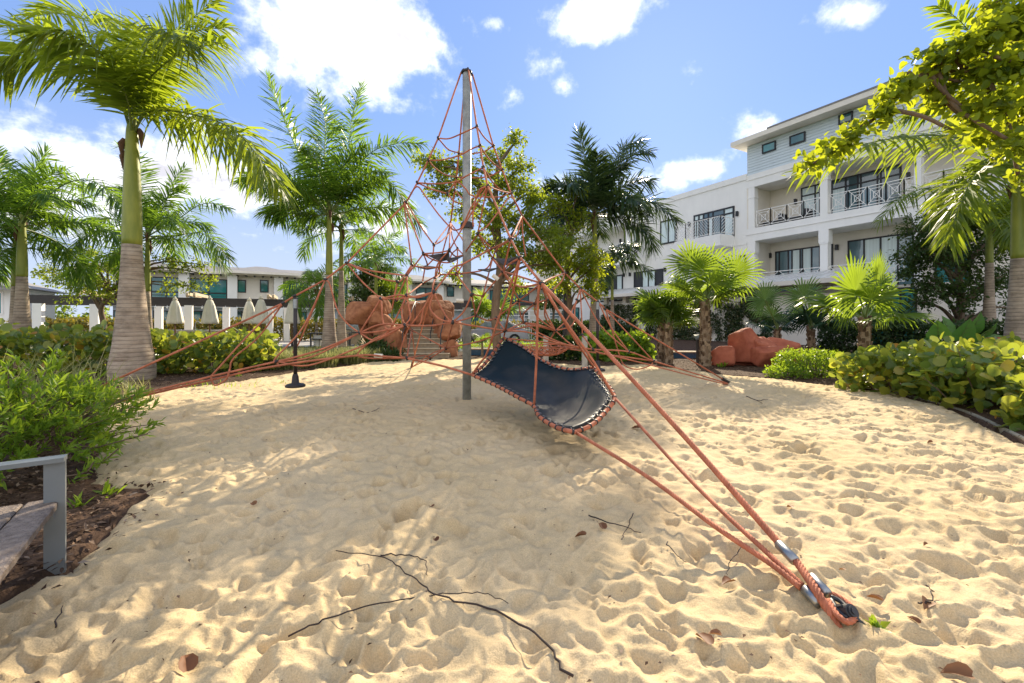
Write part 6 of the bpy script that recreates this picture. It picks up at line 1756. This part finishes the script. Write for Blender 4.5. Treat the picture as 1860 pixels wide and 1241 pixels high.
# little rubber seats high in the net
def seat(pts, nm='rubber_seat'):
    p = [P(*q) for q in pts]; c = sum(p, V(0, 0, 0)) / len(p) - V(0, 0, .03); m = MB(); n = len(p)
    m.add(p + [c] + [q - V(0, 0, .015) for q in p] + [c - V(0, 0, .015)], [(i, (i + 1) % n, n) for i in range(n)] + [(n + 1 + (i + 1) % n, n + 1 + i, 2 * n + 1) for i in range(n)] + [(i, n + 1 + i, n + 1 + (i + 1) % n, (i + 1) % n) for i in range(n)])
    m.build(nm, M['mulchrubber'], net)
M['mulchrubber'] = mat('brown_rubber', (.055, .045, .038), .8, .2, 10)
seat([(779, 464, 6.85), (797, 461, 6.9), (816, 459, 6.7), (818, 476, 6.6), (840, 465, 7.2), (800, 474, 6.75)]); seat([(756, 484, 7.0), (772, 482, 7.3), (797, 485, 7.2), (776, 489, 6.95)])
seat([(897, 469, 6.9), (920, 470, 6.9), (938, 466, 6.5), (941, 478, 6.5), (915, 481, 6.6)]); seat([(868, 489, 7.1), (890, 488, 7.3), (906, 486, 7.2), (888, 493, 7.0)])

# hanging rubber sheet
def sheet():
    def curve(a, mid, b, n=24): return catmull([a] + mid + [b], 10)
    e_left = [ND['ml'], P(880, 662, 6.55), P(902, 632, 6.8), ND['mb']]
    e_far = [ND['mb'], P(945, 628, 6.75), P(985, 655, 6.45), P(1030, 671, 6.1), ND['mr']]
    e_near = [ND['ml'], P(900, 700, 5.9), P(945, 724, 5.3), ND['B1'], P(980, 757, 4.75), P(1010, 776, 4.4), P(1038, 784, 4.17), ND['B2']]
    e_right = [ND['mr'], P(1098, 692, 5.5), ND['mq'], P(1100, 748, 4.7), P(1075, 772, 4.4), ND['B2']]
    def res(ps, n):
        c = catmull(ps, 12); C = np.array([tuple(p) for p in c]); s = np.concatenate([[0], np.cumsum(np.linalg.norm(np.diff(C, axis=0), axis=1))]); s /= s[-1]
        q = np.linspace(0, 1, n); return np.stack([np.interp(q, s, C[:, k]) for k in range(3)], -1)
    n, k = 49, 25
    far, near, left, right = res(e_far, n), res(e_near, n), res(e_left, k), res(e_right, k)      # far: mb->mr, near: ml->B2, left: ml->mb, right: mr->B2
    right = right[::-1]                                                                            # B2 -> mr
    u = np.linspace(0, 1, n)[:, None, None]; v = np.linspace(0, 1, k)[None, :, None]
    S = (1 - v) * near[:, None] + v * far[:, None] + (1 - u) * left[None] + u * right[None] - ((1 - u) * (1 - v) * near[0] + u * (1 - v) * near[-1] + (1 - u) * v * far[0] + u * v * far[-1])
    uu, vv = u[..., 0], v[..., 0]
    S[..., 2] -= .19 * np.sin(np.pi * uu) * np.sin(np.pi * vv) * (.55 + .45 * uu)
    S[..., 2] += .014 * perlin(uu * 7 + vv, vv * 3 + 0 * uu, 5) * np.sin(np.pi * uu) * np.sin(np.pi * vv)
    ctr = S.mean((0, 1)); In = S + (ctr - S) * .045                                              # sheet stops short of its rope
    i = np.arange(n * k).reshape(n, k)
    q = np.stack([i[:-1, :-1], i[1:, :-1], i[1:, 1:], i[:-1, 1:]], -1).reshape(-1, 4)
    m = MB(); top = In.reshape(-1, 3); bot = top - np.array([0, 0, .016])
    o = n * k; m.arrays(np.concatenate([top, bot]), np.concatenate([q, q[:, ::-1] + o]))
    rim = list(i[:, 0]) + list(i[-1, 1:]) + list(i[::-1, -1][1:]) + list(i[0, ::-1][1:-1])
    for a, b in zip(rim, rim[1:] + rim[:1]): m.f.append((int(a), int(a) + o, int(b) + o, int(b))); m.m.append(0)
    sh = m.build('rubber_sheet', M['rubber'], net, True)
    for ps, nm, mt in ((e_left, 'border_rope', 'ropedark'), (e_far, 'border_rope', 'rope'), (e_near, 'border_rope', 'rope'), (e_right, 'border_rope', 'rope')):
        mm = MB(); mm.tube(catmull(ps, 8), .022, 10); mm.build(nm, M[mt], net, True)
    # lacing hooks between sheet and rope
    hk = MB(); hk.tube([V(.0, 0, 0) + V(math.cos(a) * .022, 0, math.sin(a) * .018) for a in np.linspace(0, 6.283, 9)], .004, 6, cap=False); hkm = hk.mesh('eyelet', M['eyelet'], True)
    bd = MB(); bd.lathe(V(0, 0, 0), [(.024, -.012), (.029, -.008), (.029, .008), (.024, .012)], 10); bdm = bd.mesh('lacing_band', M['clamp'], True)
    def lace(edge, inner, cnt):
        for t in np.linspace(.04, .96, cnt):
            f = t * (len(edge) - 1); a = int(f); w = f - a; b = min(a + 1, len(edge) - 1)
            p = Vector(edge[a] * (1 - w) + edge[b] * w); q = Vector(inner[a] * (1 - w) + inner[b] * w)
            tg = Vector(edge[b] - edge[max(a - 1, 0)]).normalized()
            o = link('lacing_band', bdm, net); o.matrix_basis = Matrix.Translation(p) @ tg.to_track_quat('Z', 'Y').to_matrix().to_4x4()
            mm = MB(); mm.tube([p, p.lerp(q, .6) + V(0, 0, .015), q + (q - p).normalized() * .03 + V(0, 0, .012)], .004, 5); mm.build('lacing_hook', M['eyelet'], net, True)
            o = link('eyelet', hkm, net); o.matrix_basis = Matrix.Translation(q + (q - p).normalized() * .035 + V(0, 0, .012)) @ Matrix.Rotation(math.atan2(tg.y, tg.x), 4, 'Z') @ Matrix.Rotation(1.2, 4, 'X')
    lace(S[:, 0], In[:, 0], 20); lace(S[:, -1], In[:, -1], 16); lace(S[0], In[0], 10); lace(S[-1], In[-1], 16)
sheet()

# twisted ropes running down to the near anchor
def twisted(pts, r, name='twisted_rope', strands=6, step=.014, sides=24):
    c = catmull(pts, 10); C = np.array([tuple(p) for p in c]); s = np.concatenate([[0], np.cumsum(np.linalg.norm(np.diff(C, axis=0), axis=1))])
    q = np.arange(0, s[-1], step); w = [Vector([float(np.interp(x, s, C[:, k])) for k in range(3)]) for x in q]
    m = MB(); m.tube(w, r, sides, 0, True, strands, 2 * math.pi / .15, .13); return m.build(name, M['rope'], net, True)
def PZ(px, py, z):
    D_ = (CAMH - z) * F / (py - HY); return P(px, py, D_)
AP = P(1513, 1100, 2.02)
f0 = ND['F7']
w1 = PZ(1418, 990, .135); w2 = PZ(1448, 1022, .11)
twisted([f0, P(1096, 633, 4.2), P(1250, 800, 3.2), w1, w2, PZ(1490, 1085, .075), PZ(1541, 1174, -.06)], .0185)
twisted([ND['mq'], PZ(1250, 868, .20), PZ(1400, 1010, .10), PZ(1462, 1068, .06)], .0135)
twisted([ND['B2'], PZ(1170, 862, .20), PZ(1300, 957, .125), PZ(1400, 1024, .085), PZ(1455, 1068, .06)], .0145)
for a, b, r_ in ((PZ(1414, 988, .136), PZ(1445, 1020, .112), .027), (PZ(1474, 1048, .075), PZ(1503, 1080, .06), .026), (PZ(1462, 1070, .055), PZ(1490, 1098, .04), .027)):
    m = MB(); d_ = (b - a); m.tube([a, a + d_ * .04, a + d_ * .06, b - d_ * .06, b - d_ * .04, b], [r_ * .86, r_ * .9, r_, r_, r_ * .9, r_ * .86], 20); m.build('ferrule', M['alu'], net, True)
twisted([PZ(1500, 1076, .06), PZ(1526, 1086, .055), PZ(1548, 1104, .05), PZ(1552, 1122, .045), PZ(1538, 1130, .045), PZ(1518, 1114, .05), PZ(1504, 1088, .058)], .0125)
m = MB(); m.tube(catmull([PZ(1508, 1084, .06), PZ(1526, 1092, .057), PZ(1541, 1108, .052), PZ(1536, 1121, .048), PZ(1522, 1108, .052), PZ(1510, 1090, .058)], 4), .011, 10); m.build('thimble', M['dark'], net, True)
pc = PZ(1537, 1112, .05)
m = MB(); R3 = Matrix.Rotation(.9, 3, 'X'); a, b = pc + V(-.006, -.035, .012), pc + V(.006, .035, -.012)
ax = (V(.15, -.8, .6)).normalized()
m.tube([pc - ax * .03, pc + ax * .036], .030, 20); m.tube([pc + ax * .036, pc + ax * .044], .021, 16); m.tube([pc + ax * .044, pc + ax * .05], .012, 12); m.build('anchor_pin', M['dark'], net, False)
m = MB(); e0, e1 = pc + V(-.03, .03, .01), PZ(1568, 1144, -.02)
for q in (-.018, .0145): m.bar(e0 + ax * q, e1 + ax * q, .012, .05, 0, ax)
m.build('anchor_plate', M['dark'], net)
# anchors at the other guys
for k in 'RLC':
    p = AN[k]; d_ = (ND[{'R': 'R8', 'L': 'L8', 'C': 'C4'}[k]] - p).normalized(); m = MB()
    m.tube([p + d_ * .04, p + d_ * .30], .035, 10); m.bar(p - d_ * .15, p + d_ * .1, .02, .07); m.build('anchor_plate', M['clamp'], net)

# hanging disc swings
def disc_swing(px, py0, py1, k, lb, D=None):
    t = on_plane(px, py0, k); b = V(t.x, t.y, max(.03, CAMH + (HY - py1) / F * t.y))
    th = thing('disc_swing', V(b.x, b.y, b.z), lb, 'swing', 'black disc swings under the net ropes')
    m = MB(); m.tube([t, V(b.x, b.y, b.z + .2)], .028, 12); m.build('swing_rope', M['clamp'], th, True)
    m = MB(); m.lathe(b, [(.14, 0), (.145, .025), (.12, .045), (.055, .06), (.045, .16), (.033, .2)], 24); m.build('seat_disc', M['clamp'], th, True)
    m = MB(); m.tube([t - V(0, 0, .03), t - V(0, 0, .17)], .034, 12); m.build('shackle', M['alu'], th)
    return th
disc_swing(536.5, 540, 703, 'L', 'black hanging disc swing left of the mast, close over the sand')
disc_swing(1085.5, 546, 674, 'R', 'black hanging disc swing right of the rubber sheet, hung from the right rope')

# ------------------------------------------------------------------ litter on the sand
def sand_z(x, y):
    return float(sand_relief(np.array([x]), np.array([y]))[0]) + .012
def stick(name, label, pxs, r, cat='twig', branches=()):
    m = MB()
    def line(ps, r0):
        w = []
        for (x, y) in ps:
            p = G(x, y); w.append(V(p.x, p.y, sand_z(p.x, p.y) + r0 + .012))
        c = catmull(w, 6); c = [q + V(*(RS.normal(0, 1, 3) * (r0 * 1.3, r0 * 1.3, r0 * .5))) for q in c]; m.tube(c, list(np.linspace(r0, r0 * .45, len(c))), 6)
    line(pxs, r)
    for b in branches: line(b, r * .7)
    tag(m.build(name, M['twig'], None, True), label, cat)
stick('fallen_branch', 'long thin dark branch lying across the sand in the middle foreground', [(1035, 1241), (985, 1180), (900, 1120), (800, 1093), (755, 1062), (700, 1020), (605, 1010)], .0055, 'branch',
      [[(530, 1157), (600, 1130), (690, 1102), (800, 1090), (880, 1087), (920, 1103)], [(690, 1015), (745, 1017), (772, 1030), (776, 1054)]])
stick('twig', 'short dark twig between the dead leaves below the net', [(1068, 945), (1110, 960), (1160, 975)], .005, branches=[[(1150, 940), (1135, 975), (1130, 992)]])
stick('twig', 'thin upright twig beside the rope shadow near the anchor', [(1353, 1000), (1325, 1035), (1322, 1060)], .003)
stick('twig', 'small dark twig on the sand near the bench', [(100, 1148), (112, 1110)], .004)
stick('twig', 'thin curved twig by the right edge of the sand foreground', [(1668, 1105), (1690, 1100), (1692, 1085), (1680, 1075)], .004)
stick('twig', 'thin dark twig left of the rope shadow', [(1210, 998), (1228, 1020), (1245, 1033)], .004)
stick('twig', 'slender twig half buried in front of the mast', [(640, 745), (668, 752), (690, 744)], .006)
stick('twig', 'dark twig lying in the tree shadow right of the sheet', [(1355, 724), (1375, 730), (1395, 728)], .008, branches=[[(1375, 730), (1385, 736)]])
def dead_leaf(px, py, s, rot, label, curl=.25, col='deadleaf'):
    p = G(px, py); tv, tf = T_HEART
    rng = np.random.RandomState(int(px)); x = np.array([math.cos(rot), math.sin(rot), rng.uniform(-.3, .3)]); y = np.array([-math.sin(rot), math.cos(rot), rng.uniform(-.2, .3)]); z = np.cross(x, y)
    c = tv * np.array([.8, 1, 2.6 * curl / .25]); v = c[:, 0:1] * x * s + (c[:, 1:2] - .5) * y * s + c[:, 2:3] * z * s + np.array([p.x, p.y, sand_z(p.x, p.y) + .018])
    m = MB(); m.arrays(v, tf); tag(m.build('dead_leaf', M[col], None, True), label, 'dead leaf', 'dead leaves on the sand')
for a in ((783, 926, .06, .4, 'dark curled dead leaf alone on the sand left of the twig'), (1055, 982, .07, 1.2, 'pale pinkish dead leaf just below the twig'), (1093, 967, .075, .2, 'brown dead leaf touching the twig'), (1155, 781, .10, .9, 'dark red dead leaf beside the middle rope'),
          (1322, 1072, .075, 2.0, 'crumpled brown dead leaf below the thin upright twig'), (1278, 1180, .08, .3, 'orange brown dead leaf at the bottom right of centre'), (1300, 1172, .05, 1.4, 'small orange dead leaf right beside the larger one at the bottom'), (1590, 1100, .06, .7, 'brown dead leaf right of the anchor pin'),
          (1684, 1104, .07, 2.2, 'long brown dead leaf under the curved twig at right'), (1660, 1140, .045, .3, 'small dark dead leaf below the curved twig'), (1740, 1232, .09, 1.0, 'brown dead leaf at the lower right edge'), (1530, 1055, .03, .5, 'tiny orange leaf chip above the anchor'), (1682, 998, .035, 1.8, 'tiny dark dead leaf far right of the ferrules'),
          (1690, 806, .06, 1.5, 'small brown dead leaf on the sand near the kerb'), (340, 1212, .09, .7, 'dark brown strip of leaf at the bottom left'), (460, 925, .06, .9, 'small black dead leaf in the left shade'), (1435, 930, .05, .2, 'dark dead leaf right of the tall rope'), (792, 990, .05, .5, 'tan crumbling leaf below the dark curled one')):
    dead_leaf(*a)
def crumbs():
    """bits of bark and leaf scattered on sand, too many to count"""
    rng = np.random.RandomState(31); n = 900
    y = 1.3 + 11 * rng.rand(n) ** 1.6; x = rng.uniform(-1.2, 1.2, n) * y
    k = sand_sd(x, y) > .15; x, y = x[k], y[k]
    z = sand_relief(x, y) + .014
    p = np.stack([x, y, z], -1); d = rng.normal(0, 1, p.shape); d[:, 2] *= .2; nm = rng.normal(0, .3, p.shape) + [0, 0, 1]
    v, f = leaf_cloud(p, d, nm, rng.uniform(.006, .028, len(p)), T_DIAMOND); stuff(link('sand_litter', tri_mesh('sand_litter', v, f, M['chip'])))
    n = 60000; x = rng.uniform(-12, 12, n); y = 1 + 16 * rng.rand(n) ** 1.1
    sd = sand_sd(x, y); k = (sd < .06 + .12 * rng.normal(size=n)) & (sd > -2.6); x, y, sd = x[k], y[k], sd[k]
    z = np.where(sd < 0, bed_z(x, y), 0.0) + .012 + .012 * rng.rand(len(x)); z = np.maximum(z, .005)
    p = np.stack([x, y, z], -1); d = rng.normal(0, 1, p.shape); d[:, 2] *= .25; nm = rng.normal(0, .4, p.shape) + [0, 0, 1]
    n2 = 7000; x = rng.uniform(-5.2, -1.9, n2); y = rng.uniform(1.2, 5.2, n2); sd = sand_sd(x, y); k = sd < .05 + .10 * rng.normal(size=n2); x, y = x[k], y[k]
    z = np.where(sd[k] < 0, bed_z(x, y), sand_relief(x, y)) + .012 + .015 * rng.rand(len(x)); q = np.stack([x, y, z], -1)
    dq = rng.normal(0, 1, q.shape); dq[:, 2] *= .25; nq = rng.normal(0, .4, q.shape) + [0, 0, 1]
    v, f = leaf_cloud(q, dq, nq, rng.uniform(.012, .06, len(q)), T_DIAMOND); stuff(link('bark_chips', tri_mesh('bark_chips', v, f, M['chip'])))
    v, f = leaf_cloud(p, d, nm, rng.uniform(.02, .075, len(p)), T_NARROW); stuff(link('mulch_chips', tri_mesh('mulch_chips', v, f, M['chip'])))
crumbs()
